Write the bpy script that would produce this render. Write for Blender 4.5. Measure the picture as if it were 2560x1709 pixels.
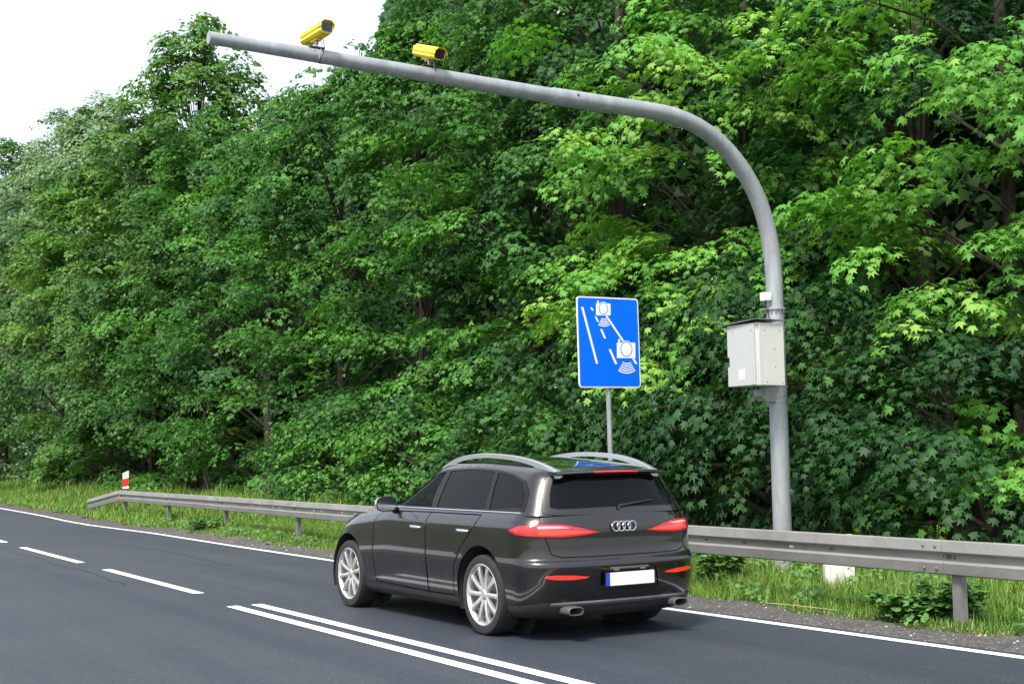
import bpy, bmesh, math, random
import numpy as np
from mathutils import Vector, Matrix
from mathutils.geometry import delaunay_2d_cdt

R = math.radians
rng = np.random.default_rng(7)
random.seed(7)
scene = bpy.context.scene
for o in list(bpy.data.objects):
    bpy.data.objects.remove(o)
C = scene.collection

# ------------------------------------------------------------------ camera
CAM_H = 1.572
yaw, pitch, roll = R(31.832), R(4.984), R(-0.916)
fw = Vector((math.sin(yaw)*math.cos(pitch), math.cos(yaw)*math.cos(pitch), math.sin(pitch)))
rt = Vector((math.cos(yaw), -math.sin(yaw), 0))
up = rt.cross(fw)
rt2 = rt*math.cos(roll) + up*math.sin(roll)
up2 = up*math.cos(roll) - rt*math.sin(roll)
cd = bpy.data.cameras.new('camera')
cd.sensor_width = 36
cd.lens = 45.87
cd.clip_end = 3000
cam = bpy.data.objects.new('camera', cd)
C.objects.link(cam)
m = Matrix.Identity(4)
for i in range(3):
    m[i][0] = rt2[i]; m[i][1] = up2[i]; m[i][2] = -fw[i]
m[0][3] = 0; m[1][3] = 0; m[2][3] = CAM_H
cam.matrix_world = m
scene.camera = cam

# ------------------------------------------------------------------ sky, sun, exposure
SUN_EL, SUN_AZ = R(54), R(236)          # clockwise from +Y
w = bpy.data.worlds.new('World')
scene.world = w
w.use_nodes = True
nt = w.node_tree
nt.nodes.clear()
sky = nt.nodes.new('ShaderNodeTexSky')
sky.sky_type = 'NISHITA'
sky.sun_disc = False
sky.sun_elevation = SUN_EL
sky.sun_rotation = SUN_AZ
sky.air_density = 1.0
sky.dust_density = 4.0
sky.ozone_density = 1.0
veil = nt.nodes.new('ShaderNodeMix')     # thin bright cloud in front of the blue
veil.data_type = 'RGBA'
veil.inputs[0].default_value = 0.36
veil.inputs[7].default_value = (12.5, 12.9, 13.4, 1)
nt.links.new(sky.outputs[0], veil.inputs[6])
bg = nt.nodes.new('ShaderNodeBackground')
bg.inputs[1].default_value = 0.1
nt.links.new(veil.outputs[2], bg.inputs[0])
wo = nt.nodes.new('ShaderNodeOutputWorld')
nt.links.new(bg.outputs[0], wo.inputs[0])

sd = bpy.data.lights.new('sun', 'SUN')
sd.energy = 2.7
sd.angle = R(14)
sd.color = (1.0, 0.95, 0.86)
sun = bpy.data.objects.new('sun', sd)
C.objects.link(sun)
sv = Vector((math.sin(SUN_AZ)*math.cos(SUN_EL), math.cos(SUN_AZ)*math.cos(SUN_EL), math.sin(SUN_EL)))
sun.rotation_euler = sv.to_track_quat('Z', 'Y').to_euler()
sun.location = sv*60

scene.view_settings.view_transform = 'Standard'
scene.view_settings.look = 'None'
scene.view_settings.exposure = 0.95
scene.view_settings.gamma = 1.0
scene.render.film_transparent = False
scene.cycles.max_bounces = 8
scene.cycles.diffuse_bounces = 2
scene.cycles.transmission_bounces = 4
scene.cycles.transparent_max_bounces = 12
scene.cycles.use_denoising = True


# ------------------------------------------------------------------ helpers
def tag(o, label=None, cat=None, group=None, kind=None):
    if label: o['label'] = label
    if cat: o['category'] = cat
    if group: o['group'] = group
    if kind: o['kind'] = kind
    return o


def link(name, me, mat=None, parent=None, smooth=False):
    o = bpy.data.objects.new(name, me)
    C.objects.link(o)
    if mat is not None and len(me.materials) == 0:
        me.materials.append(mat)
    if parent is not None:
        o.parent = parent
    if smooth:
        me.polygons.foreach_set('use_smooth', [True]*len(me.polygons))
    return o


def empty(name, loc=(0, 0, 0), rz=0, label=None, cat=None, group=None):
    o = bpy.data.objects.new(name, None)
    C.objects.link(o)
    o.location = loc
    o.rotation_euler = (0, 0, rz)
    o.empty_display_size = 0.2
    return tag(o, label, cat, group)


class MB:
    """collects vertices and faces of one mesh"""
    def __init__(self):
        self.v = []; self.f = []

    def add(self, vs, fs):
        b = len(self.v)
        self.v += [tuple(p) for p in vs]
        self.f += [tuple(i+b for i in q) for q in fs]
        return self

    def box(self, x0, x1, y0, y1, z0, z1):
        vs = [(x, y, z) for z in (z0, z1) for y in (y0, y1) for x in (x0, x1)]
        return self.add(vs, [(0, 2, 3, 1), (4, 5, 7, 6), (0, 1, 5, 4), (2, 6, 7, 3), (0, 4, 6, 2), (1, 3, 7, 5)])

    def prism(self, poly, axis, a, b):
        """poly of 2-D points extruded along axis from a to b"""
        def mk(p, t):
            if axis == 'x': return (t, p[0], p[1])
            if axis == 'y': return (p[0], t, p[1])
            return (p[0], p[1], t)
        n = len(poly)
        vs = [mk(p, a) for p in poly] + [mk(p, b) for p in poly]
        fs = [tuple(range(n))[::-1], tuple(range(n, 2*n))] + [(i, (i+1) % n, n+(i+1) % n, n+i) for i in range(n)]
        return self.add(vs, fs)

    def tube(self, pts, rad, seg=10, cap=True):
        pts = [Vector(p) for p in pts]
        n = len(pts)
        rads = rad if hasattr(rad, '__len__') else [rad]*n
        prev = None
        vs = []; fs = []
        for i, p in enumerate(pts):
            t = (pts[min(i+1, n-1)] - pts[max(i-1, 0)]).normalized()
            if prev is None:
                a = Vector((0, 0, 1)) if abs(t.z) < .9 else Vector((1, 0, 0))
                u = t.cross(a).normalized()
            else:
                u = (prev - t*prev.dot(t)).normalized()
            prev = u
            v = t.cross(u)
            for k in range(seg):
                an = 2*math.pi*k/seg
                vs.append(p + (u*math.cos(an) + v*math.sin(an))*rads[i])
        for i in range(n-1):
            for k in range(seg):
                k2 = (k+1) % seg
                fs.append((i*seg+k, i*seg+k2, (i+1)*seg+k2, (i+1)*seg+k))
        if cap:
            fs.append(tuple(range(seg))[::-1])
            fs.append(tuple((n-1)*seg+k for k in range(seg)))
        return self.add(vs, fs)

    def lathe(self, prof, axis='z', center=(0, 0, 0), seg=32):
        """prof: (radius, along) pairs"""
        vs = []; fs = []
        n = len(prof)
        for k in range(seg):
            a = 2*math.pi*k/seg
            for r, h in prof:
                c, s = r*math.cos(a), r*math.sin(a)
                q = {'z': (c, s, h), 'y': (c, h, s), 'x': (h, c, s)}[axis]
                vs.append((q[0]+center[0], q[1]+center[1], q[2]+center[2]))
        for k in range(seg):
            k2 = (k+1) % seg
            for i in range(n-1):
                fs.append((k*n+i, k2*n+i, k2*n+i+1, k*n+i+1))
        return self.add(vs, fs)

    def build(self, name, mat, parent=None, smooth=False, bevel=0, loc=None, fix=True):
        me = bpy.data.meshes.new(name)
        me.from_pydata(self.v, [], self.f)
        me.validate()
        if fix or bevel:
            bm = bmesh.new(); bm.from_mesh(me)
            bmesh.ops.recalc_face_normals(bm, faces=bm.faces)
            if bevel:
                es = [e for e in bm.edges if len(e.link_faces) == 2 and e.calc_face_angle(0) > R(35)]
                bmesh.ops.bevel(bm, geom=es, offset=bevel, segments=2, affect='EDGES', profile=.6)
            bm.to_mesh(me); bm.free()
        o = link(name, me, mat, parent)
        if smooth or bevel:
            me.polygons.foreach_set('use_smooth', [True]*len(me.polygons))
            me.set_sharp_from_angle(angle=R(38))
        if loc: o.location = loc
        return o


# ------------------------------------------------------------------ materials
def mat_new(name):
    mt = bpy.data.materials.new(name)
    mt.use_nodes = True
    n = mt.node_tree
    b = n.nodes['Principled BSDF']
    return mt, n, b


def node(n, typ, **kw):
    x = n.nodes.new(typ)
    for k, v in kw.items():
        setattr(x, k, v)
    return x


def noise(n, scale, detail=4, rough=.55, coord='Object', dist=0.0, vec=None):
    t = node(n, 'ShaderNodeTexNoise')
    t.inputs['Scale'].default_value = scale
    t.inputs['Detail'].default_value = detail
    t.inputs['Roughness'].default_value = rough
    t.inputs['Distortion'].default_value = dist
    if vec is None:
        tc = node(n, 'ShaderNodeTexCoord')
        n.links.new(tc.outputs[coord], t.inputs['Vector'])
    else:
        n.links.new(vec, t.inputs['Vector'])
    return t


def ramp(n, src, stops):
    r = node(n, 'ShaderNodeValToRGB')
    el = r.color_ramp.elements
    while len(el) < len(stops): el.new(.5)
    for e, (p, c) in zip(el, stops):
        e.position = p
        e.color = (*c, 1) if len(c) == 3 else c
    n.links.new(src, r.inputs[0])
    return r


def bump(n, src, bsdf, strength=.3, dist=.01):
    b = node(n, 'ShaderNodeBump')
    b.inputs['Strength'].default_value = strength
    b.inputs['Distance'].default_value = dist
    n.links.new(src, b.inputs['Height'])
    n.links.new(b.outputs[0], bsdf.inputs['Normal'])


def simple(name, col, rough=.5, metal=0.0, spec=.5, var=0.0, vscale=8, coat=0.0, bmp=0.0, emit=None):
    mt, n, b = mat_new(name)
    b.inputs['Base Color'].default_value = (*col, 1)
    b.inputs['Roughness'].default_value = rough
    b.inputs['Metallic'].default_value = metal
    b.inputs['Specular IOR Level'].default_value = spec
    b.inputs['Coat Weight'].default_value = coat
    b.inputs['Coat Roughness'].default_value = .04
    t = noise(n, vscale, 5, .6)
    lo = tuple(max(0, c*(1-var)) for c in col); hi = tuple(min(1, c*(1+var)) for c in col)
    r = ramp(n, t.outputs[0], [(.3, lo), (.7, hi)])
    n.links.new(r.outputs[0], b.inputs['Base Color'])
    if bmp: bump(n, t.outputs[0], b, bmp, .005)
    if emit:
        b.inputs['Emission Color'].default_value = (*emit[0], 1)
        b.inputs['Emission Strength'].default_value = emit[1]
    return mt


M = {}

# asphalt
mt, n, b = mat_new('asphalt'); M['asphalt'] = mt
tc = node(n, 'ShaderNodeTexCoord')
fine = noise(n, 62, 3, .75, vec=tc.outputs['Object'])
agg = node(n, 'ShaderNodeTexVoronoi'); agg.inputs['Scale'].default_value = 52
n.links.new(tc.outputs['Object'], agg.inputs['Vector'])
mp = node(n, 'ShaderNodeMapping'); mp.inputs['Scale'].default_value = (1.1, .045, 1)
n.links.new(tc.outputs['Object'], mp.inputs['Vector'])
band = noise(n, 1.6, 4, .55, vec=mp.outputs[0])
big = noise(n, .35, 5, .6, vec=tc.outputs['Object'])
r1 = ramp(n, fine.outputs[0], [(.3, (.0155, .021, .031)), (.52, (.029, .0375, .052)), (.75, (.066, .077, .096))])  # blue of the reflected sky is mixed into the asphalt colour
r2 = ramp(n, band.outputs[0], [(.34, (.74, .80, .90)), (.5, (.98, 1.0, 1.02)), (.66, (1.30, 1.18, 1.04))])
mx = node(n, 'ShaderNodeMix', data_type='RGBA', blend_type='MULTIPLY'); mx.inputs[0].default_value = 1
n.links.new(r1.outputs[0], mx.inputs[6]); n.links.new(r2.outputs[0], mx.inputs[7])
r3 = ramp(n, big.outputs[0], [(.35, (.88, .88, .88)), (.65, (1.12, 1.11, 1.09))])
mx2 = node(n, 'ShaderNodeMix', data_type='RGBA', blend_type='MULTIPLY'); mx2.inputs[0].default_value = 1
n.links.new(mx.outputs[2], mx2.inputs[6]); n.links.new(r3.outputs[0], mx2.inputs[7])
r4 = ramp(n, agg.outputs['Color'], [(.0, (.78, .78, .78)), (.80, (1.0, 1.0, 1.0)), (.96, (1.7, 1.7, 1.68))])
mx3 = node(n, 'ShaderNodeMix', data_type='RGBA', blend_type='MULTIPLY'); mx3.inputs[0].default_value = 1
n.links.new(mx2.outputs[2], mx3.inputs[6]); n.links.new(r4.outputs[0], mx3.inputs[7])
n.links.new(mx3.outputs[2], b.inputs['Base Color'])
b.inputs['Roughness'].default_value = .62
b.inputs['Specular IOR Level'].default_value = .5
bump(n, agg.outputs['Distance'], b, .55, .006)

# road paint, worn at a few spots
mt, n, b = mat_new('road_paint'); M['paint'] = mt
t = noise(n, 26, 6, .72)
r1 = ramp(n, t.outputs[0], [(.27, (.22, .23, .24)), (.37, (.74, .75, .75)), (.7, (.84, .84, .83))])
n.links.new(r1.outputs[0], b.inputs['Base Color'])
b.inputs['Roughness'].default_value = .6
bump(n, t.outputs[0], b, .25, .004)

# gravel shoulder
mt, n, b = mat_new('gravel'); M['gravel'] = mt
tc = node(n, 'ShaderNodeTexCoord')
v = node(n, 'ShaderNodeTexVoronoi'); v.inputs['Scale'].default_value = 55
n.links.new(tc.outputs['Object'], v.inputs['Vector'])
r1 = ramp(n, v.outputs['Color'], [(.1, (.03, .029, .03)), (.6, (.085, .082, .082)), (.93, (.16, .155, .15))])
big = noise(n, 2.2, 5, .65, vec=tc.outputs['Object'])
r2 = ramp(n, big.outputs[0], [(.35, (.8, .78, .76)), (.65, (1.15, 1.12, 1.1))])
mx = node(n, 'ShaderNodeMix', data_type='RGBA', blend_type='MULTIPLY'); mx.inputs[0].default_value = 1
n.links.new(r1.outputs[0], mx.inputs[6]); n.links.new(r2.outputs[0], mx.inputs[7])
n.links.new(mx.outputs[2], b.inputs['Base Color'])
b.inputs['Roughness'].default_value = .9
bump(n, v.outputs['Distance'], b, .9, .012)

# soil
mt, n, b = mat_new('soil'); M['soil'] = mt
t = noise(n, 3.5, 8, .65)
r1 = ramp(n, t.outputs[0], [(.3, (.028, .024, .014)), (.55, (.05, .06, .02)), (.75, (.07, .09, .03))])
n.links.new(r1.outputs[0], b.inputs['Base Color'])
b.inputs['Roughness'].default_value = .95
bump(n, t.outputs[0], b, .8, .05)


def leafmat(name, stops, transl=.34, rough=.5):
    mt, n, b = mat_new(name)
    at = node(n, 'ShaderNodeAttribute'); at.attribute_name = 'tint'
    r1 = ramp(n, at.outputs['Fac'], stops)
    b.inputs['Roughness'].default_value = rough
    b.inputs['Specular IOR Level'].default_value = .22
    n.links.new(r1.outputs[0], b.inputs['Base Color'])
    tr = node(n, 'ShaderNodeBsdfTranslucent')
    hs = node(n, 'ShaderNodeMix', data_type='RGBA', blend_type='MULTIPLY'); hs.inputs[0].default_value = 1
    n.links.new(r1.outputs[0], hs.inputs[6]); hs.inputs[7].default_value = (1.25, 1.35, .55, 1)
    n.links.new(hs.outputs[2], tr.inputs[0])
    ms = node(n, 'ShaderNodeMixShader'); ms.inputs[0].default_value = transl
    n.links.new(b.outputs[0], ms.inputs[1]); n.links.new(tr.outputs[0], ms.inputs[2])
    n.links.new(ms.outputs[0], n.nodes['Material Output'].inputs[0])
    return mt


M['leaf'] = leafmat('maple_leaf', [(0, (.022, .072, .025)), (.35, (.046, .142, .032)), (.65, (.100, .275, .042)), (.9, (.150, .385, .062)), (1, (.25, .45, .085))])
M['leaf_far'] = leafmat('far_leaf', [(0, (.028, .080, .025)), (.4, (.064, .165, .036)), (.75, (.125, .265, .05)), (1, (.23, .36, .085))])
M['leaf_pale'] = leafmat('pale_leaf', [(0, (.095, .175, .085)), (.5, (.155, .265, .135)), (1, (.25, .36, .21))])
M['grass'] = leafmat('grass_blade', [(0, (.03, .09, .016)), (.4, (.10, .215, .03)), (.75, (.19, .33, .055)), (.93, (.34, .38, .11)), (1, (.46, .41, .2))], .3, .5)
M['weed'] = leafmat('weed_leaf', [(0, (.04, .11, .035)), (.6, (.075, .19, .055)), (1, (.13, .28, .07))], .25, .5)

mt, n, b = mat_new('bark'); M['bark'] = mt
tc = node(n, 'ShaderNodeTexCoord')
mp = node(n, 'ShaderNodeMapping'); mp.inputs['Scale'].default_value = (7, 7, 1.4)
n.links.new(tc.outputs['Object'], mp.inputs['Vector'])
t = noise(n, 2.5, 7, .65, vec=mp.outputs[0])
r1 = ramp(n, t.outputs[0], [(.3, (.018, .015, .011)), (.55, (.06, .05, .036)), (.75, (.10, .09, .068))])
n.links.new(r1.outputs[0], b.inputs['Base Color'])
b.inputs['Roughness'].default_value = .9
bump(n, t.outputs[0], b, .9, .03)


def galv(name, c0, c1, c2, rough=.5, metal=.35, streak=(3, 3, .6), sc=3.0):
    mt, n, b = mat_new(name)
    tc = node(n, 'ShaderNodeTexCoord')
    mp = node(n, 'ShaderNodeMapping'); mp.inputs['Scale'].default_value = streak
    n.links.new(tc.outputs['Object'], mp.inputs['Vector'])
    t = noise(n, sc, 7, .62, vec=mp.outputs[0], dist=.4)
    sp = node(n, 'ShaderNodeTexVoronoi'); sp.inputs['Scale'].default_value = 45
    n.links.new(tc.outputs['Object'], sp.inputs['Vector'])
    r1 = ramp(n, t.outputs[0], [(.30, c0), (.52, c1), (.72, c2)])
    r2 = ramp(n, sp.outputs['Color'], [(0, (.94, .94, .94)), (1, (1.06, 1.06, 1.06))])
    mx = node(n, 'ShaderNodeMix', data_type='RGBA', blend_type='MULTIPLY'); mx.inputs[0].default_value = 1
    n.links.new(r1.outputs[0], mx.inputs[6]); n.links.new(r2.outputs[0], mx.inputs[7])
    n.links.new(mx.outputs[2], b.inputs['Base Color'])
    b.inputs['Metallic'].default_value = metal
    r3 = ramp(n, t.outputs[0], [(.3, (rough+.12,)*3), (.7, (rough-.1,)*3)])
    n.links.new(r3.outputs[0], b.inputs['Roughness'])
    bump(n, t.outputs[0], b, .06, .004)
    return mt


M['galv'] = galv('galvanised_steel', (.26, .285, .305), (.32, .345, .365), (.40, .425, .445))
M['galv_rail'] = galv('weathered_galvanised_steel', (.20, .20, .192), (.255, .255, .245), (.30, .30, .288), .55, .2, (5, .8, .25), 2.5)
M['galv_post'] = galv('dull_steel_post', (.12, .12, .12), (.18, .18, .178), (.25, .25, .245), .6, .2)
M['steel'] = simple('bare_steel', (.38, .38, .38), .35, .8, var=.15)
M['dark_steel'] = simple('dark_steel', (.09, .088, .085), .5, .4, var=.2)
M['yellow'] = simple('yellow_paint', (.82, .62, .035), .38, var=.05, vscale=5)
M['black'] = simple('black_rubber', (.012, .012, .013), .6, var=.2)
M['cable'] = simple('cable_sheath', (.02, .02, .022), .5, var=.2)
M['wcable'] = simple('grey_cable_sheath', (.45, .45, .45), .5, var=.1)
M['cabinet'] = simple('cabinet_paint', (.56, .565, .54), .42, var=.035, vscale=3)
M['cabinet_shaded'] = simple('cabinet_paint_shaded', (.43, .455, .44), .42, var=.035, vscale=3)  # cabinet paint toned down so the road-facing side looks less lit
M['plastic_white'] = simple('white_plastic', (.74, .75, .74), .45, var=.03)
M['sign_blue'] = simple('sign_blue_sheeting', (.0, .14, .82), .5, spec=.15, var=.04, vscale=2)
M['sign_white'] = simple('sign_white_sheeting', (.80, .81, .82), .4, var=.02)
M['red'] = simple('red_sheeting', (.62, .02, .025), .4, var=.06)
M['concrete'] = simple('white_concrete', (.62, .61, .58), .8, var=.12, vscale=9, bmp=.2)
M['petal'] = simple('white_petal', (.75, .75, .72), .6, var=.05)
M['straw'] = simple('dry_straw', (.42, .33, .2), .8, var=.2)
M['stone'] = simple('pale_stone', (.38, .36, .34), .85, var=.35, vscale=4)

# ------------------------------------------------------------------ road plan (x across towards the wood, y along the road)
EY = [-40, 0, 6.5, 10.5, 19, 23.4, 28.8, 32.2, 34.0, 36.8, 40.5, 44.7, 49.6, 60, 80, 110, 160, 260]
EX = [8.62, 8.58, 8.50, 8.40, 8.37, 8.40, 8.52, 8.43, 8.40, 8.50, 8.76, 8.95, 9.13, 9.55, 10.6, 12.6, 17, 29]
CYs = [-40, 0, 14, 20, 26, 28.5, 36, 46, 60, 80, 110, 160, 260]
CXs = [5.09, 5.09, 5.08, 5.13, 5.2, 5.27, 5.4, 5.7, 6.2, 7.2, 9.2, 13.6, 25.6]


def edge_x(y): return np.interp(y, EY, EX)
def mid_x(y): return np.interp(y, CYs, CXs)
def near_x(y): return mid_x(y) - 3.45


def ground_z(x, y):
    """height of the terrain"""
    x = np.asarray(x, float); y = np.asarray(y, float)
    e = edge_x(y)
    d = x - e - .75
    z = -.03 + np.clip(d, 0, 2.4)*.03 + np.clip(d-2.4, 0, None)*.10
    z = np.minimum(z, .42)
    n2 = near_x(y) - .6 - x
    z = np.where(n2 > 0, -.03 - np.clip(n2, 0, 3)*.03, z)
    road = (x < e + .25) & (x > near_x(y) - .15)
    z = np.where(road, -.06, z)
    return z + .03*np.sin(x*1.7+y*.6)*np.clip(d, 0, 1) * (d > 0)


def sheet(name, fx0, fx1, ys, z, mat, parent=None, nx=2, zf=None):
    vs = []; fs = []
    for y in ys:
        a, b2 = fx0(y), fx1(y)
        for i in range(nx):
            x = a + (b2-a)*i/(nx-1)
            vs.append((x, y, z if zf is None else float(zf(x, y))))
    for j in range(len(ys)-1):
        for i in range(nx-1):
            fs.append((j*nx+i, j*nx+i+1, (j+1)*nx+i+1, (j+1)*nx+i))
    return MB().add(vs, fs).build(name, mat, parent)


# ground
xs = np.unique(np.concatenate([np.linspace(-400, -20, 14), np.linspace(-20, 1, 22), np.linspace(1, 18, 69), np.linspace(18, 60, 22), np.linspace(60, 500, 14)]))
ys = np.unique(np.concatenate([np.linspace(-200, -20, 8), np.linspace(-20, 60, 161), np.linspace(60, 260, 81), np.linspace(260, 900, 12)]))
gx, gy = np.meshgrid(xs, ys)
gz = ground_z(gx, gy)
nx_, ny_ = len(xs), len(ys)
vs = np.stack([gx, gy, gz], -1).reshape(-1, 3)
idx = np.arange(nx_*ny_).reshape(ny_, nx_)
fs = np.stack([idx[:-1, :-1], idx[:-1, 1:], idx[1:, 1:], idx[1:, :-1]], -1).reshape(-1, 4)
me = bpy.data.meshes.new('ground'); me.from_pydata(vs.tolist(), [], fs.tolist())
tag(link('ground', me, M['soil'], smooth=True), 'dark soil of the verge and forest floor', kind='structure')

rys = np.unique(np.concatenate([np.linspace(-40, 60, 201), np.linspace(60, 260, 101)]))
road = tag(sheet('road', lambda y: near_x(y)-.22, lambda y: edge_x(y)+.17, rys, 0.0, M['asphalt'], nx=4), 'two-lane asphalt road in sky-tinted bluish grey with white markings', kind='structure')
jit = {round(float(y), 3): .0 for y in rys}
shys = np.unique(np.concatenate([np.linspace(-20, 60, 401), np.linspace(60, 200, 101)]))
def sh_out(y):
    return edge_x(y) + .80 + .14*math.sin(y*1.3)+.09*math.sin(y*3.7+1) + .05*math.sin(y*9.1)
tag(sheet('shoulder', lambda y: edge_x(y)+.10, sh_out, shys, 0, M['gravel'], nx=8,
          zf=lambda x, y: .003 + max(0, (x-edge_x(y)-.15))*.012 - (.03 if x < edge_x(y)+.12 else 0)), 'dark gravel shoulder between road and grass', kind='structure')
tag(sheet('near_shoulder', lambda y: near_x(y)-.9, lambda y: near_x(y)-.20, shys, -.012, M['gravel']), 'gravel shoulder on the near side of the road', kind='structure')


def stripe(name, f0, f1, y0, y1, z=.004, step=.5, label=None):
    n = max(2, int((y1-y0)/step)+1)
    o = sheet(name, f0, f1, np.linspace(y0, y1, n), z, M['paint'], road)
    if label: o['label'] = label
    return o


stripe('edge_line', lambda y: edge_x(y)-.06, lambda y: edge_x(y)+.06+.004*math.sin(y*31), -30, 200)
stripe('edge_line', lambda y: near_x(y)-.06, lambda y: near_x(y)+.06, -30, 200)
stripe('centre_line', lambda y: 4.87, lambda y: 5.0, -30, 13.79, label='near stripe of the double centre line')
stripe('centre_line', lambda y: 5.145, lambda y: 5.275, -30, 13.78, label='far stripe of the double centre line')
d0 = [(15.36, 19.72), (21.3, 26.0), (27.95, 32.3), (34, 38.4), (40, 44.4), (46, 50.4), (52, 56.4), (58, 62.4)]
for a, b2 in d0:
    stripe('centre_dash', lambda y: mid_x(y)-.065+.0, lambda y: mid_x(y)+.07, a, b2)

M['seam'] = simple('tar_seam', (.012, .013, .015), .7, var=.3, vscale=20)
sm_y = np.linspace(17, 40, 160)
sheet('tar_seam', lambda y: mid_x(y)-.36+.05*math.sin(y*1.7)+.02*math.sin(y*7.3)-.009, lambda y: mid_x(y)-.36+.05*math.sin(y*1.7)+.02*math.sin(y*7.3)+.006+.006*math.sin(y*11), sm_y, .003, M['seam'], road)
sheet('tar_seam', lambda y: 6.9+.09*math.sin(y*.9)+.03*math.sin(y*4.1)-.005, lambda y: 6.9+.09*math.sin(y*.9)+.03*math.sin(y*4.1)+.005, np.linspace(19, 27, 70), .003, M['seam'], road)

# ------------------------------------------------------------------ guardrail
RY = [-30, 8, 14, 20, 24.3, 29, 34, 38.7, 43]
RX = [9.6, 9.65, 9.72, 9.87, 10.0, 10.2, 10.33, 10.46, 10.62]
def rail_x(y): return float(np.interp(y, RY, RX))


rail = empty('guardrail', (rail_x(8), 8, 0), 0, 'long weathered galvanised steel guardrail along the far edge of the road', 'guardrail')
rail.location = (0, 0, 0)
PROF = [(.0, -.155), (.035, -.157), (.052, -.146), (.075, -.052), (.066, -.043), (.012, -.026), (.006, .0), (.012, .026), (.066, .043), (.078, .054), (.066, .146), (.046, .157), (.0, .152)]


def beam(pts, nm='rail_beam', label=None, lap=0.0):
    """pts: list of (x, y, z) of the beam's back centre line"""
    mb = MB()
    n = len(PROF)
    vs = []; fs = []
    for p in pts:
        for o_, h_ in PROF: vs.append((p[0]-o_-lap, p[1], p[2]+h_))
    m0 = len(vs)
    for p in pts:
        for o_, h_ in PROF: vs.append((p[0]-o_-lap+.004, p[1], p[2]+h_))
    for j in range(len(pts)-1):
        for i in range(n-1):
            a = j*n+i
            fs.append((a, a+1, a+n+1, a+n))
            fs.append((m0+a, m0+a+n, m0+a+n+1, m0+a+1))
    last = (len(pts)-1)*n
    for i in range(n-1):
        fs.append((i, m0+i, m0+i+1, i+1)); fs.append((last+i, last+i+1, m0+last+i+1, m0+last+i))
    for j in range(len(pts)-1):
        a = j*n
        fs.append((a, a+n, m0+a+n, m0+a)); a = j*n+n-1
        fs.append((a, m0+a, m0+a+n, a+n))
    o = mb.add(vs, fs).build(nm, M['galv_rail'], rail, smooth=True)
    if label: o['label'] = label
    return o


posts_y = [-8.2, -4.15, -.1, 3.98, 8.03, 12.1, 16.2, 20.25, 24.29, 29.04, 33.76, 38.35]
joints = [-12.3] + [p+.22 for p in posts_y]
for j in range(len(joints)-1):
    a, b2 = joints[j]-.14, joints[j+1]+.14
    b2 = min(b2, 38.72)
    beam([(rail_x(y), y, .595) for y in np.linspace(a, b2, 9)], lap=.0045 if j % 2 else 0)
ramp_pts = [(rail_x(38.7)-.008, 38.66, .595), (rail_x(38.7)-.008, 38.8, .585), (10.53, 40.6, .44), (10.6, 42.9, .245)]
beam(ramp_pts, label='sloping end piece of the guardrail')
pm = None
for y in posts_y:
    x = rail_x(y)
    # C-section post
    poly = [(0.015, -.065), (.115, -.065), (.115, -.045), (.112, -.06), (.021, -.06), (.021, .06), (.112, .06), (.115, .045), (.115, .065), (.015, .065)]
    mb = MB().prism([(.012, -.05), (.09, -.05), (.09, -.03), (.085, -.03), (.085, -.044), (.018, -.044), (.018, .044), (.085, .044), (.085, .03), (.09, .03), (.09, .05), (.012, .05)], 'z', -.3, .70)
    o = mb.build('rail_post', M['galv_post'], rail)
    o.location = (x, y, 0)
bolt_me = None
for y in posts_y[3:]:
    for dy in (.16, .30):
        for dz in (.1, -.1):
            yy = y - .22 + dy + .02
            yy = y + dy - .06 if False else y + .22 + (dy-.23)
            off = .071 if dz > 0 else .066
            if bolt_me is None:
                ob = MB().lathe([(0, -.012), (.009, -.0115), (.014, -.008), (.016, 0)], 'x', seg=10).build('bolt', M['galv_post'], rail, smooth=True)
                bolt_me = ob.data
            else:
                ob = link('bolt', bolt_me, None, rail)
            ob.location = (rail_x(yy)-off-.008, yy, .595+dz)
    # splice slots and the nut seen in the valley
    for dy, wd in ((-.06, .012), (.0, .05), (.06, .012)):
        o = MB().box(-.003, 0, -wd/2, wd/2, -.016, .016).build('slot', M['dark_steel'], rail)
        yy = y + .05 + dy
        o.location = (rail_x(yy)-.0125, yy, .598)
o = MB().box(-.0025, 0, -.03, .03, -.013, .013).build('reflector_strip', M['sign_white'], rail)
o.location = (rail_x(10.05)-.0125, 10.12, .592); o['label'] = 'small white reflector in the rail valley'
for yy in (9.55, 10.85, 11.5, 13.0):
    o = MB().box(-.0025, 0, -.022, .022, -.01, .01).build('slot', M['dark_steel'], rail)
    o.location = (rail_x(yy)-.0125, yy, .595)
for yy in (21.3, 21.9, 22.9, 23.3, 25.2, 25.6, 26.4, 27.0):
    o = MB().box(-.0025, 0, -.03, .03, -.012, .012).build('reflector_strip', M['sign_white'], rail)
    o.location = (rail_x(yy)-.0125, yy, .60)
o = MB().lathe([(0, -.03), (.05, -.028), (.07, -.015), (.072, 0)], 'x', seg=18).build('red_reflector', M['red'], rail, smooth=True)
o.location = (rail_x(38.5)-.03, 38.55, .595); o['label'] = 'round red reflector at the rail bend'

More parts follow.
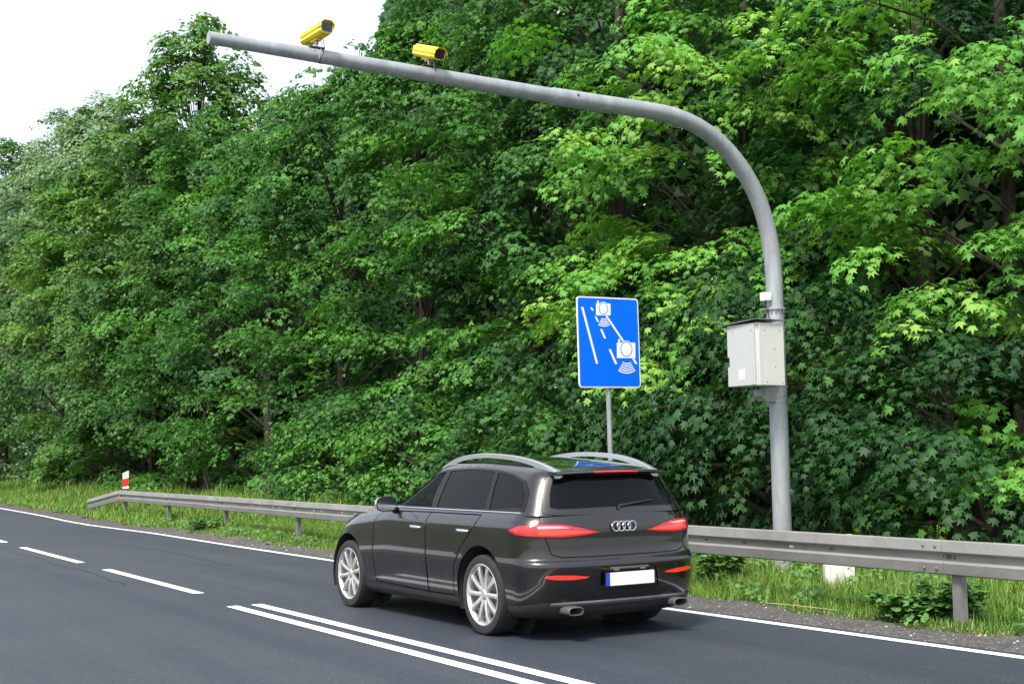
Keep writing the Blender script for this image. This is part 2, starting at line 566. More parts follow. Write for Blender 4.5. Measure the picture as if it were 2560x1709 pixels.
# ------------------------------------------------------------------ camera mast
PX, PY = 11.55, 12.25
mast = empty('camera_mast', (PX, PY, 0), 0, 'tall bent galvanised steel mast reaching over the road', 'mast')
base_z = float(ground_z(PX, PY))
MB().tube([(0, 0, base_z-.3), (0, 0, 3.39)], [.118, .112], 32).build('lower_pole', M['galv'], mast, smooth=True)
path = [(0, 0, 3.28), (0, 0, 3.7)]
ctrl = [(0, 3.7), (-.02, 4.05), (-.10, 4.45), (-.26, 4.83), (-.50, 5.15), (-.82, 5.42), (-1.2, 5.60), (-1.6, 5.685), (-2.0, 5.70)]
cx = [c[0] for c in ctrl]; cz = [c[1] for c in ctrl]
tt = np.linspace(0, len(ctrl)-1, 34)


def catmull(vals, t):
    i = int(min(max(math.floor(t), 0), len(vals)-2)); f = t-i
    p0 = vals[max(i-1, 0)]; p1 = vals[i]; p2 = vals[i+1]; p3 = vals[min(i+2, len(vals)-1)]
    return .5*(2*p1+(p2-p0)*f+(2*p0-5*p1+4*p2-p3)*f*f+(3*p1-p0-3*p2+p3)*f**3)


path = [(0, 0, 3.38), (0, 0, 3.55)] + [(catmull(cx, t), 0, catmull(cz, t)) for t in tt] + [(-2.6, 0, 5.695), (-3.35, 0, 5.69)]
rr = list(np.linspace(.108, .1, len(path)))
MB().tube(path, rr, 32).build('bent_pole', M['galv'], mast, smooth=True)
MB().tube([(-3.3, 0, 5.69), (-5.4, 0, 5.715), (-7.42, 0, 5.735)], [.091, .078, .064], 28).build('arm', M['galv'], mast, smooth=True)
MB().tube([(-3.36, 0, 5.69), (-3.33, 0, 5.69)], [.094, .101], 28).build('collar', M['galv'], mast, smooth=True)
MB().lathe([(0, 0), (.013, .002), (.015, .012)], 'y', (-3.05, -.112, 5.72), 8).build('bolt', M['dark_steel'], mast, smooth=True)
MB().lathe([(.11, 3.36), (.138, 3.365), (.138, 3.39), (.11, 3.395)], 'z', seg=32).build('flange', M['galv'], mast, smooth=True)
nutme = None
for k in range(14):
    a = 2*math.pi*k/14
    if nutme is None:
        o = MB().lathe([(0, -.02), (.011, -.02), (.011, .02), (0, .02)], 'z', seg=6).build('nut', M['galv_post'], mast); nutme = o.data
    else:
        o = link('nut', nutme, None, mast)
    o.location = (.125*math.cos(a), .125*math.sin(a), 3.343)
# equipment cabinet clamped to the mast
cab = empty('equipment_cabinet', (PX, PY-.2, 2.3), 0, 'white steel equipment cabinet clamped to the mast', 'cabinet')
BX0, BX1, BY0, BY1, BZ0, BZ1 = -.65, -.215, -.35, .155, 0.08, .85   # relative to mast centre / 2.3
cab.location = (PX, PY, 2.30)
MB().box(BX0, BX1, BY0, BY1, BZ0, BZ1).build('body', M['cabinet'], cab, bevel=.008)
# door on the road side with a notch for the lock
MB().prism([(BY0+.015, BZ0+.008), (BY1+.0, BZ0+.008), (BY1, .33), (BY1-.035, .33), (BY1-.035, .45), (BY1, .45), (BY1, BZ1-.008), (BY0+.015, BZ1-.008)], 'x', BX0-.028, BX0-.002).build('door', M['cabinet_shaded'], cab)
MB().box(BX0-.012, BX0+.02, BY1-.03, BY1-.008, .335, .445).build('lock', M['dark_steel'], cab)
for zz in (.355, .39, .425):
    MB().box(BX0-.016, BX0-.012, BY1-.024, BY1-.013, zz-.009, zz+.009).build('lock_slot', M['steel'], cab)
MB().box(BX0-.0305, BX0-.0285, BY0+.20, BY0+.305, .16, .285).build('sticker', M['sign_white'], cab)
MB().box(BX0+.02, BX0+.05, BY0-.02, BY0-.002, BZ0+.004, BZ1-.006).build('corner_strip', M['cabinet'], cab)
MB().box(BX0+.056, BX1-.004, BY0-.014, BY0-.002, BZ0+.006, BZ1-.006).build('side_panel', M['cabinet'], cab)
rv = None
for (a, b2) in ((.12, .76), (.37, .755), (.14, .12), (.39, .115), (.28, .53), (.285, .31)):
    if rv is None:
        o = MB().lathe([(0, -.004), (.006, -.003), (.008, 0)], 'y', seg=8).build('rivet', M['dark_steel'], cab); rv = o.data
    else: o = link('rivet', rv, None, cab)
    o.location = (BX0+a, BY0-.0145, b2)
for (a, b2) in ((.06, .75), (.40, .76), (.05, .10), (.43, .09)):
    o = MB().lathe([(0, -.004), (.006, -.003), (.008, 0)], 'x', seg=8).build('rivet', M['dark_steel'], cab)
    o.location = (BX0-.0285, BY0+a, b2)
MB().add([(BX0-.06, BY0-.05, .885), (BX1+.05, BY0-.05, .888), (BX1+.05, BY1+.05, .885), (BX0-.07, BY1+.06, .85),
          (BX0-.06, BY0-.05, .892), (BX1+.05, BY0-.05, .895), (BX1+.05, BY1+.05, .892), (BX0-.07, BY1+.06, .857)],
         [(0, 3, 2, 1), (4, 5, 6, 7), (0, 1, 5, 4), (1, 2, 6, 5), (2, 3, 7, 6), (3, 0, 4, 7)]).build('rain_hood', M['steel'], cab)
MB().prism([(-.34, .078), (-.09, .078), (-.09, -.10), (-.27, -.10), (-.34, -.03)], 'y', -.07, .07).build('bracket', M['galv'], cab)
for zz in (-.02, -.10):
    MB().lathe([(.119, -.008), (.124, -.008), (.124, .008), (.119, .008)], 'z', (0, 0, zz), 28).build('band_clamp', M['steel'], cab, smooth=True)
    MB().box(.115, .15, -.012, .012, zz-.012, zz+.012).build('clamp_bolt', M['steel'], cab)
for k in range(2):
    MB().tube([(-.50+.06*k, -.12, .08), (-.50+.06*k, -.12, .04)], .014, 10).build('cable_gland', M['black'], cab)
# junction box
jb = empty('junction_box', (PX-.18, PY-.03, 3.47), 0, 'small white junction box on the mast above the cabinet', 'junction box')
MB().box(-.055, .055, -.04, .05, 0, .105).build('housing', M['plastic_white'], jb, bevel=.008)
MB().box(-.057, .057, -.046, -.041, .004, .101).build('lid', M['plastic_white'], jb, bevel=.002)
MB().tube([(0, 0, 0), (0, 0, -.035)], .012, 10).build('cable_gland', M['black'], jb)
MB().tube([(0, 0, -.03), (.0, -.01, -.09), (.02, -.02, -.17), (.05, -.03, -.36)], .006, 8).build('cable', M['cable'], jb, smooth=True)


# ------------------------------------------------------------------ traffic cameras on the arm
def traffic_camera(label, X, zc, yaw_, pit, rollz=0):
    ro = empty('traffic_camera', (PX+X, PY, zc), 0, label, 'traffic camera')
    ro.scale = (.86, .86, .86)
    hd = Matrix.Rotation(yaw_, 4, 'Z') @ Matrix.Rotation(pit, 4, 'X')

    def part(mb, name, mat, bev=0, sm=False):
        o = mb.build(name, mat, ro, bevel=bev, smooth=sm)
        o.matrix_local = Matrix.Translation((0, 0, .19)) @ hd
        return o
    # local: housing points along -y
    W_, H_, L_ = .085, .085, .46
    low = [(-W_, -.05), (-W_+.028, -.078), (W_-.028, -.078), (W_, -.05), (W_, .02), (-W_, .02)]
    part(MB().prism(low, 'y', -.20, .25), 'housing', M['yellow'], .004)
    hood = [(-W_-.008, -.005), (-W_-.008, .035), (-W_+.035, .078), (W_-.035, .078), (W_+.008, .035), (W_+.008, -.005)]
    hin = [(-W_-.003, -.005), (-W_-.003, .033), (-W_+.037, .073), (W_-.037, .073), (W_+.003, .033), (W_+.003, -.005)]
    mb = MB(); n_ = len(hood)
    y0, y1 = -.30, .25
    vs = [(p[0], y0, p[1]) for p in hood]+[(p[0], y1, p[1]) for p in hood]+[(p[0], y0, p[1]) for p in hin]+[(p[0], y1, p[1]) for p in hin]
    fs = []
    for i in range(n_-1):
        fs += [(i, i+1, n_+i+1, n_+i), (2*n_+i, 3*n_+i, 3*n_+i+1, 2*n_+i+1), (i, 2*n_+i, 2*n_+i+1, i+1), (n_+i, n_+i+1, 3*n_+i+1, 3*n_+i)]
    fs += [(0, n_, 3*n_, 2*n_), (n_-1, 3*n_-1, 4*n_-1, 2*n_-1)]
    part(mb.add(vs, fs), 'sun_hood', M['yellow'])
    fr = [(-W_+.003, -.048), (-W_+.03, -.073), (W_-.03, -.073), (W_-.003, -.048), (W_-.003, .06), (W_-.04, .07), (-W_+.04, .07), (-W_+.003, .06)]
    part(MB().prism(fr, 'y', -.265, -.201), 'front_bezel', M['yellow'], .003)
    fg = [(p[0]*.84, p[1]*.84) for p in fr]
    part(MB().prism(fg, 'y', -.268, -.2655), 'front_glass', M['lens'])
    part(MB().lathe([(0, -.275), (.03, -.274), (.034, -.2685)], 'y', (0, 0, 0), 20), 'lens', M['lens'], sm=True)
    part(MB().prism([(p[0]*.98, p[1]*.98) for p in low[:4]]+[(W_*.98, .05), (-W_*.98, .05)], 'y', .251, .275), 'rear_cap', M['yellow'], .004)
    part(MB().box(-.04, .04, -.06, .09, -.10, -.0785), 'foot', M['yellow'], .004)
    part(MB().tube([(0, .02, -.10), (0, .02, -.125)], .028, 14), 'swivel', M['steel'], sm=True)
    o = MB().tube([(0, 0, .085), (0, 0, .02)], [.016, .02], 12).build('stem', M['steel'], ro, smooth=True)
    MB().lathe([(0, .02), (.028, .016), (.034, 0), (.028, -.016), (0, -.02)], 'x', (0, 0, .075), 14).build('knuckle', M['steel'], ro, smooth=True)
    MB().box(-.10, .09, -.05, .05, -.0, .014).build('mount_plate', M['dark_steel'], ro)
    for dx in (-.05, .05):
        MB().lathe([(.079, -.007), (.083, -.007), (.083, .007), (.079, .007)], 'x', (dx, 0, -.085), 26).build('band_clamp', M['steel'], ro, smooth=True)
    MB().tube([(.02, -.02, .15), (.07, -.05, .10), (.075, -.06, .0), (.05, -.085, -.07), (.02, -.075, -.14), (.03, -.02, -.185), (.12, 0, -.17)], .0045, 8).build('cable', M['cable'], ro, smooth=True)
    MB().tube([(.0, -.03, .13), (.035, -.06, .06), (.03, -.075, -.0), (.01, -.088, -.08), (.0, -.07, -.15)], .0035, 8).build('cable', M['wcable'], ro, smooth=True)
    return ro


M['lens'] = simple('dark_lens_glass', (.01, .01, .014), .06, var=.1, coat=.5)
traffic_camera('yellow traffic camera near the free end of the mast arm, seen against the sky', -6.27, 5.80, R(4), R(-1))
traffic_camera('yellow traffic camera on the mast arm in front of the trees', -4.95, 5.80, R(4), R(20))

# ------------------------------------------------------------------ information sign
SX, SY = 10.35, 14.15
sign = empty('road_sign', (SX, SY, 0), 0, 'tall blue road sign with two white camera symbols on a grey post', 'road sign')
sign.rotation_euler = (0, R(-.75), 0)
MB().tube([(.0, .04, -.35), (0, .04, 3.6)], .034, 20).build('post', M['galv'], sign, smooth=True)
SW, SH, SZ = 1.02, 1.215, 2.46


def rrect(w_, h_, r_, cx_=0, cz_=0, n_=6):
    p = []
    for (sx, sz, a0) in ((1, 1, 0), (-1, 1, 90), (-1, -1, 180), (1, -1, 270)):
        for k in range(n_+1):
            a = R(a0+90*k/n_)
            p.append((cx_+sx*(w_/2-r_)+r_*math.cos(a), cz_+sz*(h_/2-r_)+r_*math.sin(a)))
    return p


MB().prism(rrect(SW, SH, .05, 0, SZ+SH/2), 'y', -.012, 0).build('border', M['sign_white'], sign)
MB().prism(rrect(SW-.036, SH-.036, .036, 0, SZ+SH/2), 'y', -.015, -.0125).build('face', M['sign_blue'], sign)
MB().box(-.3, .3, 0.0, .012, SZ+.25, SZ+.29).build('clamp_rail', M['galv'], sign)
MB().box(-.3, .3, 0.0, .012, SZ+.9, SZ+.94).build('clamp_rail', M['galv'], sign)


def suv(x, y):
    """picture on the sign: zoomed pixel -> sign plane"""
    v_ = (y-137-.0347*(x-150)*max(0, 1-(y-137)/783))/783
    u_ = (x-150-22*v_)/519
    return ((u_-.5)*SW, SZ+SH*(1-v_))


def pic(name, polys, y=-.0172, mat='sign_white'):
    mb = MB()
    for p in polys: mb.prism(p, 'y', y, y+.0018)
    return mb.build(name, M[mat], sign)


def bar(x0, y0, x1, y1, wpx):
    """slanted stripe with level ends"""
    h = wpx/2
    return [suv(x0-h, y0), suv(x0+h, y0), suv(x1+h, y1), suv(x1-h, y1)]


pic('road_edge_stripe', [bar(196, 230, 318, 716, 17)])
for d in ((270, 234, 285, 262, 14), (306, 312, 328, 358, 14), (353, 420, 385, 500, 17), (425, 592, 478, 718, 19)):
    pic('lane_dash', [bar(*d)])
pic('road_edge_stripe', [bar(396, 305, 538, 520, 18)])
pic('road_edge_stripe', [bar(624, 670, 651, 718, 19)])


def ell(cx_, cy_, rx_, ry_, n_=36):
    return [suv(cx_+rx_*math.cos(2*math.pi*k/n_), cy_+ry_*math.sin(2*math.pi*k/n_)) for k in range(n_)]


def ring(name, cx_, cy_, rx_, ry_, wd, y, mat):
    n_ = 40
    mb = MB()
    a = [suv(cx_+(rx_+wd)*math.cos(2*math.pi*k/n_), cy_+(ry_+wd)*math.sin(2*math.pi*k/n_)) for k in range(n_)]
    b_ = [suv(cx_+rx_*math.cos(2*math.pi*k/n_), cy_+ry_*math.sin(2*math.pi*k/n_)) for k in range(n_)]
    vs = [(p[0], y, p[1]) for p in a+b_]
    fs = [(k, (k+1) % n_, n_+(k+1) % n_, n_+k) for k in range(n_)]
    return mb.add(vs, fs).build(name, M[mat], sign)


def symbol(x0, y0, x1, y1, ex, ey, rx_, ry_, st, bx0, by0, bx1, by1):
    b_ = [suv(x0, y0), suv(x1, y0), suv(x1, y1), suv(x0, y1)]
    pic('camera_symbol', [b_], -.0176)
    pic('camera_symbol_dome', [ell(ex, ey, rx_+st*2.2, ry_+st*2.2)], -.0184)
    ring('camera_symbol_ring', ex, ey, rx_, ry_, st, -.0196, 'sign_blue')
    pic('camera_symbol_button', [[suv(bx0, by0), suv(bx1, by0), suv(bx1, by1), suv(bx0, by1)]], -.0174)


symbol(311, 200, 433, 302, 372, 243, 34, 47, 5, 320, 175, 334, 199)
symbol(485, 535, 643, 667, 565, 590, 45, 59, 6, 497, 505, 513, 534)


def waves(cx_, cy_, r0, r1, n_, half, st):
    for i in range(n_):
        rr_ = r0+(r1-r0)*i/(n_-1)
        a = []; b_ = []
        for k in range(13):
            an = R(-half+2*half*k/12)
            a.append(suv(cx_+(rr_+st)*math.sin(an)*.86, cy_+(rr_+st)*math.cos(an)))
            b_.append(suv(cx_+rr_*math.sin(an)*.86, cy_+rr_*math.cos(an)))
        vs = [(p[0], -.0172, p[1]) for p in a+b_]
        fs = [(k, k+1, 13+k+1, 13+k) for k in range(12)]
        MB().add(vs, fs).build('signal_wave', M['sign_white'], sign)


waves(376, 285, 45, 106, 5, 30, 8)
waves(568, 640, 70, 150, 5, 33, 10)

# ------------------------------------------------------------------ kilometre marker post, concrete block
mk = empty('kilometre_marker', (10.62, 38.75, 0), R(-15), 'red and white kilometre marker post behind the guardrail end', 'marker post')
MB().tube([(.03, .03, -.2), (.03, .03, .95)], .03, 12).build('stem', M['galv_post'], mk, smooth=True)
def slab(z00, z01, z10, z11, y0=-.012, y1=.01):
    return MB().prism([(-.085, z00), (.085, z10), (.085, z11), (-.085, z01)], 'y', y0, y1)
slab(.80, .845, .80, .875).build('white_foot', M['sign_white'], mk)
slab(.8455, 1.075, .8755, 1.105).build('red_band', M['red'], mk)
slab(1.0755, 1.25, 1.1055, 1.32).build('white_head', M['sign_white'], mk)
SEG = {'1': [(.5, 0, .5, 1)], '6': [(0, 0, 0, 1), (0, 1, 1, 1), (0, .5, 1, .5), (0, 0, 1, 0), (1, 0, 1, .5)]}
for k, ch in enumerate('161'):
    mb = MB()
    for (a, b_, c_, d_) in SEG[ch]:
        x0 = -.06+k*.042; z0 = 1.19
        xa, xb = sorted((x0+a*.026, x0+c_*.026)); za, zb = sorted((z0+b_*.05, z0+d_*.05))
        mb.box(xa-.004, xb+.004, -.0145, -.0125, za-.004, zb+.004)
    mb.build('digit', M['red'], mk)

blk = empty('concrete_marker', (10.95, 10.73, 0), R(-32), 'white concrete marker slab in the grass behind the guardrail', 'marker block')
MB().box(-.165, .165, -.07, .07, -.2, .60).build('slab', M['concrete'], blk, bevel=.004)
MB().box(-.10, .165, -.06, .075, .601, .628).build('cap', M['concrete'], blk, bevel=.003)

# ------------------------------------------------------------------ the car
mt, n, b = mat_new('car_paint'); M['paint_car'] = mt
t = noise(n, 900, 2, .5)
r1 = ramp(n, t.outputs[0], [(.3, (.029, .0282, .028)), (.7, (.046, .0445, .0435))])
n.links.new(r1.outputs[0], b.inputs['Base Color'])
b.inputs['Metallic'].default_value = .93
b.inputs['Roughness'].default_value = .34
b.inputs['Coat Weight'].default_value = 1.0
b.inputs['Coat Roughness'].default_value = .03
dirt = noise(n, 3, 6, .6)
r2 = ramp(n, dirt.outputs[0], [(.35, (.22,)*3), (.7, (.32,)*3)])
n.links.new(r2.outputs[0], b.inputs['Roughness'])

mt, n, b = mat_new('car_glass'); M['car_glass'] = mt
b.inputs['Base Color'].default_value = (.003, .004, .0045, 1)
b.inputs['Roughness'].default_value = .02
b.inputs['Specular IOR Level'].default_value = .16
tr = node(n, 'ShaderNodeBsdfTransparent'); tr.inputs[0].default_value = (.40, .47, .44, 1)
ms = node(n, 'ShaderNodeMixShader'); ms.inputs[0].default_value = .4
gl = node(n, 'ShaderNodeBsdfGlossy'); gl.inputs['Roughness'].default_value = .015
n.links.new(tr.outputs[0], ms.inputs[1]); n.links.new(b.outputs[0], ms.inputs[2])
n.links.new(ms.outputs[0], n.nodes['Material Output'].inputs[0])
mt, n, b = mat_new('rear_privacy_glass'); M['car_glass_dark'] = mt
b.inputs['Base Color'].default_value = (.003, .004, .0045, 1)
b.inputs['Roughness'].default_value = .02
b.inputs['Specular IOR Level'].default_value = .2
tr = node(n, 'ShaderNodeBsdfTransparent'); tr.inputs[0].default_value = (.2, .24, .24, 1)
ms = node(n, 'ShaderNodeMixShader'); ms.inputs[0].default_value = .85
n.links.new(tr.outputs[0], ms.inputs[1]); n.links.new(b.outputs[0], ms.inputs[2])
n.links.new(ms.outputs[0], n.nodes['Material Output'].inputs[0])

M['trim_black'] = simple('gloss_black_trim', (.008, .008, .009), .35, spec=.25, var=.1)
M['cladding'] = simple('black_plastic_cladding', (.022, .022, .022), .55, var=.15, vscale=30)
M['tyre'] = simple('tyre_rubber', (.018, .018, .018), .8, var=.2, vscale=20)
M['alloy'] = simple('silver_alloy', (.62, .62, .61), .28, .75, var=.06)
M['chrome'] = simple('chrome', (.75, .76, .78), .12, 1.0, var=.03)
M['satin'] = simple('satin_aluminium', (.60, .63, .66), .3, .85, var=.04)
M['skid'] = simple('grey_skid_plastic', (.11, .115, .115), .4, .3, var=.1)
M['interior'] = simple('car_interior', (.010, .010, .011), .8, var=.2)
M['seat'] = simple('seat_fabric', (.05, .048, .045), .9, var=.2, vscale=40)
M['tail_red'] = simple('tail_lamp_red', (.36, .006, .012), .1, var=.25, vscale=25, coat=1.0, emit=((1, .02, .03), .05))
M['tail_dark'] = simple('tail_lamp_inner', (.75, .03, .02), .15, var=.1, coat=.8, emit=((1, .05, .03), .55))
M['tail_pale'] = simple('tail_lamp_pale', (.75, .32, .36), .12, var=.1, coat=.8)
M['refl_red'] = simple('bumper_reflector_red', (.72, .03, .02), .2, var=.05, coat=.6, emit=((1, .04, .02), .18))  # slight glow added, although a reflector is no lamp
M['lamp_clear'] = simple('headlamp_glass', (.45, .47, .5), .1, .3, var=.1, coat=.8)
M['plate'] = simple('plate_white', (.78, .78, .76), .4, var=.02)
M['plate_blue'] = simple('plate_blue', (.01, .06, .42), .4, var=.02)


def pchip(xk, yk):
    xk = np.array(xk, float); yk = np.array(yk, float)
    h = np.diff(xk); d = np.diff(yk)/h
    mk_ = np.zeros_like(yk)
    for i in range(1, len(xk)-1):
        if d[i-1]*d[i] > 0:
            w1 = 2*h[i]+h[i-1]; w2 = h[i]+2*h[i-1]
            mk_[i] = (w1+w2)/(w1/d[i-1]+w2/d[i])
    mk_[0] = d[0]; mk_[-1] = d[-1]

    def f(x):
        x = np.clip(np.asarray(x, float), xk[0], xk[-1])
        i = np.clip(np.searchsorted(xk, x)-1, 0, len(xk)-2)
        hh = h[i]; t_ = (x-xk[i])/hh
        return ((1+2*t_)*(1-t_)**2*yk[i]+t_*(1-t_)**2*hh*mk_[i]+t_*t_*(3-2*t_)*yk[i+1]+t_*t_*(t_-1)*hh*mk_[i+1])
    return f


class Loft:
    """half body (left side, y>0): plan rings stacked over a nominal height q"""
    A1, A2, A3 = .9, 3.5, 4.7      # domain length of rear corner / side / front corner

    def __init__(self, rows, ztop, zbase, ztop0, nr=2.8, nf=2.4):
        q, xr, xf, w_, Lr, Lf = [list(c) for c in zip(*rows)]
        self.q0, self.q1 = q[0], q[-1]
        self.xr, self.xf, self.w, self.Lr, self.Lf = [pchip(q, c) for c in (xr, xf, w_, Lr, Lf)]
        self.ztop, self.zbase, self.ztop0 = ztop, zbase, ztop0
        self.nr, self.nf = nr, nf

    def P(self, a, q):
        a = np.asarray(a, float); q = np.asarray(q, float)
        xr, xf, w_, Lr, Lf = self.xr(q), self.xf(q), self.w(q), self.Lr(q), self.Lf(q)
        s = np.clip(a/self.A1, 0, 1)*math.pi/2
        er, ef = 2/self.nr, 2/self.nf
        x1 = xr+Lr*(1-np.clip(np.cos(s), 0, 1)**er); y1 = w_*np.clip(np.sin(s), 0, 1)**er
        f = np.clip((a-self.A1)/(self.A2-self.A1), 0, 1)
        x2 = xr+Lr+(xf-Lf-xr-Lr)*f
        g = np.clip((a-self.A2)/(self.A3-self.A2), 0, 1)*math.pi/2
        x3 = xf-Lf+Lf*np.clip(np.sin(g), 0, 1)**ef; y3 = w_*np.clip(np.cos(g), 0, 1)**ef
        x = np.where(a < self.A1, x1, np.where(a < self.A2, x2, x3))
        y = np.where(a < self.A1, y1, np.where(a < self.A2, w_, y3))
        t_ = (q-self.zbase)/(self.ztop0-self.zbase)
        z = self.zbase+t_*(self.ztop(x)-self.zbase)
        return np.stack([x, y, z], -1)

    def N(self, a, q, e=2e-3):
        a = np.asarray(a, float); q = np.asarray(q, float)
        a0, a1 = np.clip(a-e, 0, self.A3), np.clip(a+e, 0, self.A3)
        q0, q1 = np.clip(q-e, self.q0, self.q1), np.clip(q+e, self.q0, self.q1)
        du = self.P(a1, q)-self.P(a0, q); dv = self.P(a, q1)-self.P(a, q0)
        nn = np.cross(dv, du)
        nn /= np.linalg.norm(nn, axis=-1, keepdims=True)+1e-12
        nn[a < 1e-6] *= (1, 0, 1); nn[a > self.A3-1e-6] *= (1, 0, 1)
        return nn/(np.linalg.norm(nn, axis=-1, keepdims=True)+1e-12)

    def _q_of_z(self, a, z):
        lo, hi = self.q0, self.q1
        for _ in range(40):
            mid = (lo+hi)/2
            if self.P(a, mid)[2] < z: lo = mid
            else: hi = mid
        return (lo+hi)/2

    def side(self, x, z):
        q = min(max(z, self.q0), self.q1); a = 2.0
        for _ in range(7):
            xr, xf, Lr, Lf = float(self.xr(q)), float(self.xf(q)), float(self.Lr(q)), float(self.Lf(q))
            if x < xr+Lr:
                c = 1-min(max((x-xr)/Lr, 0), 1)
                a = math.acos(c**(self.nr/2))/(math.pi/2)*self.A1
            elif x > xf-Lf:
                c = min(max((x-xf+Lf)/Lf, 0), 1)
                a = self.A2+math.asin(c**(self.nf/2))/(math.pi/2)*(self.A3-self.A2)
            else:
                a = self.A1+(x-xr-Lr)/(xf-Lf-xr-Lr)*(self.A2-self.A1)
            q = self._q_of_z(a, z)
        return (a, q)

    def rear(self, y, z):
        q = min(max(z, self.q0), self.q1); a = 0
        for _ in range(7):
            c = min(max(y/float(self.w(q)), 0), 1)
            a = math.asin(c**(self.nr/2))/(math.pi/2)*self.A1
            q = self._q_of_z(a, z)
        return (a, q)

    def front(self, y, z):
        q = min(max(z, self.q0), self.q1); a = 0
        for _ in range(7):
            c = min(max(y/float(self.w(q)), 0), 1)
            a = self.A2+math.acos(c**(self.nf/2))/(math.pi/2)*(self.A3-self.A2)
            q = self._q_of_z(a, z)
        return (a, q)


def densify(poly, d=.04):
    out = []
    for i in range(len(poly)):
        p, q = poly[i], poly[(i+1) % len(poly)]
        k = max(1, int(math.hypot(q[0]-p[0], q[1]-p[1])/d))
        out += [(p[0]+(q[0]-p[0])*j/k, p[1]+(q[1]-p[1])*j/k) for j in range(k)]
    return out


def inpoly(px, py, poly):
    x = np.array([p[0] for p in poly]); y = np.array([p[1] for p in poly])
    x2 = np.roll(x, -1); y2 = np.roll(y, -1)
    ins = np.zeros(len(px), bool)
    for i in range(len(poly)):
        c = ((y[i] > py) != (y2[i] > py))
        xi = (x2[i]-x[i])*(py-y[i])/((y2[i]-y[i]) if y2[i] != y[i] else 1e-12)+x[i]
        ins ^= c & (px < xi)
    return ins


def split_surface(L, regions, da=.055, dq=.03):
    """regions: list of (key, polygon in the (a,q) domain); earlier wins. -> {key: (verts_aq, tris)}"""
    na = int(L.A3/da)+1; nq = int((L.q1-L.q0)/dq)+1
    pts = []; edges = []
    for a in np.linspace(0, L.A3, na):
        for q in np.linspace(L.q0, L.q1, nq): pts.append((float(a), float(q)))
    for key, poly in regions:
        b0 = len(pts)
        dp = densify(poly)
        pts += dp
        edges += [(b0+i, b0+(i+1) % len(dp)) for i in range(len(dp))]
    vo, eo, fo, *_ = delaunay_2d_cdt([Vector(p) for p in pts], edges, [], 0, 1e-5)
    V = np.array([(v.x, v.y) for v in vo])
    T = []
    for f in fo:
        for k in range(1, len(f)-1): T.append((f[0], f[k], f[k+1]))
    T = np.array(T)
    c = V[T].mean(1)
    ok = (c[:, 0] > 0) & (c[:, 0] < L.A3) & (c[:, 1] > L.q0) & (c[:, 1] < L.q1)
    T = T[ok]; c = c[ok]
    lab = np.array(['']*len(T), dtype=object)
    for key, poly in reversed(regions):
        lab[inpoly(c[:, 0], c[:, 1], poly)] = key
    out = {}
    for key in set(lab):
        t_ = T[lab == key]
        u, inv = np.unique(t_, return_inverse=True)
        out[key] = (V[u], inv.reshape(-1, 3))
    return out


def surf_mesh(L, data, name, mat, parent, off=0.0, sides='both', label=None, rim=0.0, flip=False):
    """mesh one piece of the loft on the left, right or both sides"""
    VV = []; TT = []; NN = []
    base = 0
    for V, T in data:
        p = L.P(V[:, 0], V[:, 1]); nn = L.N(V[:, 0], V[:, 1])
        p = p+nn*off
        for sgn in ((1, -1) if sides == 'both' else ((1,) if sides == 'left' else (-1,))):
            q = p*(1, sgn, 1); q2 = nn*(1, sgn, 1)
            # orient
            tt_ = T.copy()
            fn = np.cross(q[tt_[:, 1]]-q[tt_[:, 0]], q[tt_[:, 2]]-q[tt_[:, 0]])
            bad = (fn*q2[tt_].mean(1)).sum(1) < 0
            if flip: bad = ~bad
            tt_[bad] = tt_[bad][:, ::-1]
            VV.append(q); TT.append(tt_+base); NN.append(-q2 if flip else q2); base += len(q)
    VV = np.concatenate(VV); TT = np.concatenate(TT); NN = np.concatenate(NN)
    me = bpy.data.meshes.new(name)
    me.from_pydata(VV.tolist(), [], TT.tolist())
    me.polygons.foreach_set('use_smooth', [True]*len(me.polygons))
    me.normals_split_custom_set_from_vertices([tuple(v) for v in NN])
    o = link(name, me, mat, parent)
    if label: o['label'] = label
    return o


ztb = pchip([-1.2, 1.8, 2.1, 2.5, 2.9, 3.25, 3.5, 3.7], [1.07, 1.07, 1.045, 1.0, .955, .885, .80, .70])
zro = pchip([-1.0, -.72, -.4, 0, .5, 1.0, 1.3, 1.6, 2.4], [1.385, 1.418, 1.455, 1.488, 1.508, 1.497, 1.468, 1.425, 1.33])
low = Loft([(.20, -.80, 3.42, .83, .42, .9), (.245, -.87, 3.52, .885, .42, .9), (.36, -.925, 3.60, .915, .42, .95), (.50, -.948, 3.63, .93, .42, 1.0),
            (.64, -.957, 3.63, .937, .42, 1.0), (.668, -.95, 3.63, .936, .42, 1.0), (.70, -.905, 3.62, .93, .40, 1.0), (.84, -.893, 3.60, .93, .40, 1.0),
            (.955, -.888, 3.57, .928, .40, 1.0), (.985, -.875, 3.55, .914, .40, 1.0), (1.03, -.86, 3.50, .888, .40, 1.0), (1.07, -.84, 3.44, .855, .40, 1.0)],
           ztb, .20, 1.07)
top = Loft([(1.06, -.845, 2.32, .848, .34, .62), (1.22, -.795, 1.97, .785, .33, .58), (1.36, -.745, 1.66, .717, .32, .54), (1.42, -.722, 1.55, .675, .31, .5),
            (1.455, -.70, 1.49, .615, .3, .47), (1.475, -.67, 1.44, .53, .29, .44)],
           zro, 1.06, 1.455, 3.0, 2.3)

car = empty('car', (6.83, 10.11, 0), R(90), 'dark brown-grey estate car with silver roof rails driving away on the road', 'car')
# car frame: +x forward (world +Y), +y left (world -X)
WR = .352
AX = [0.0, 2.807]


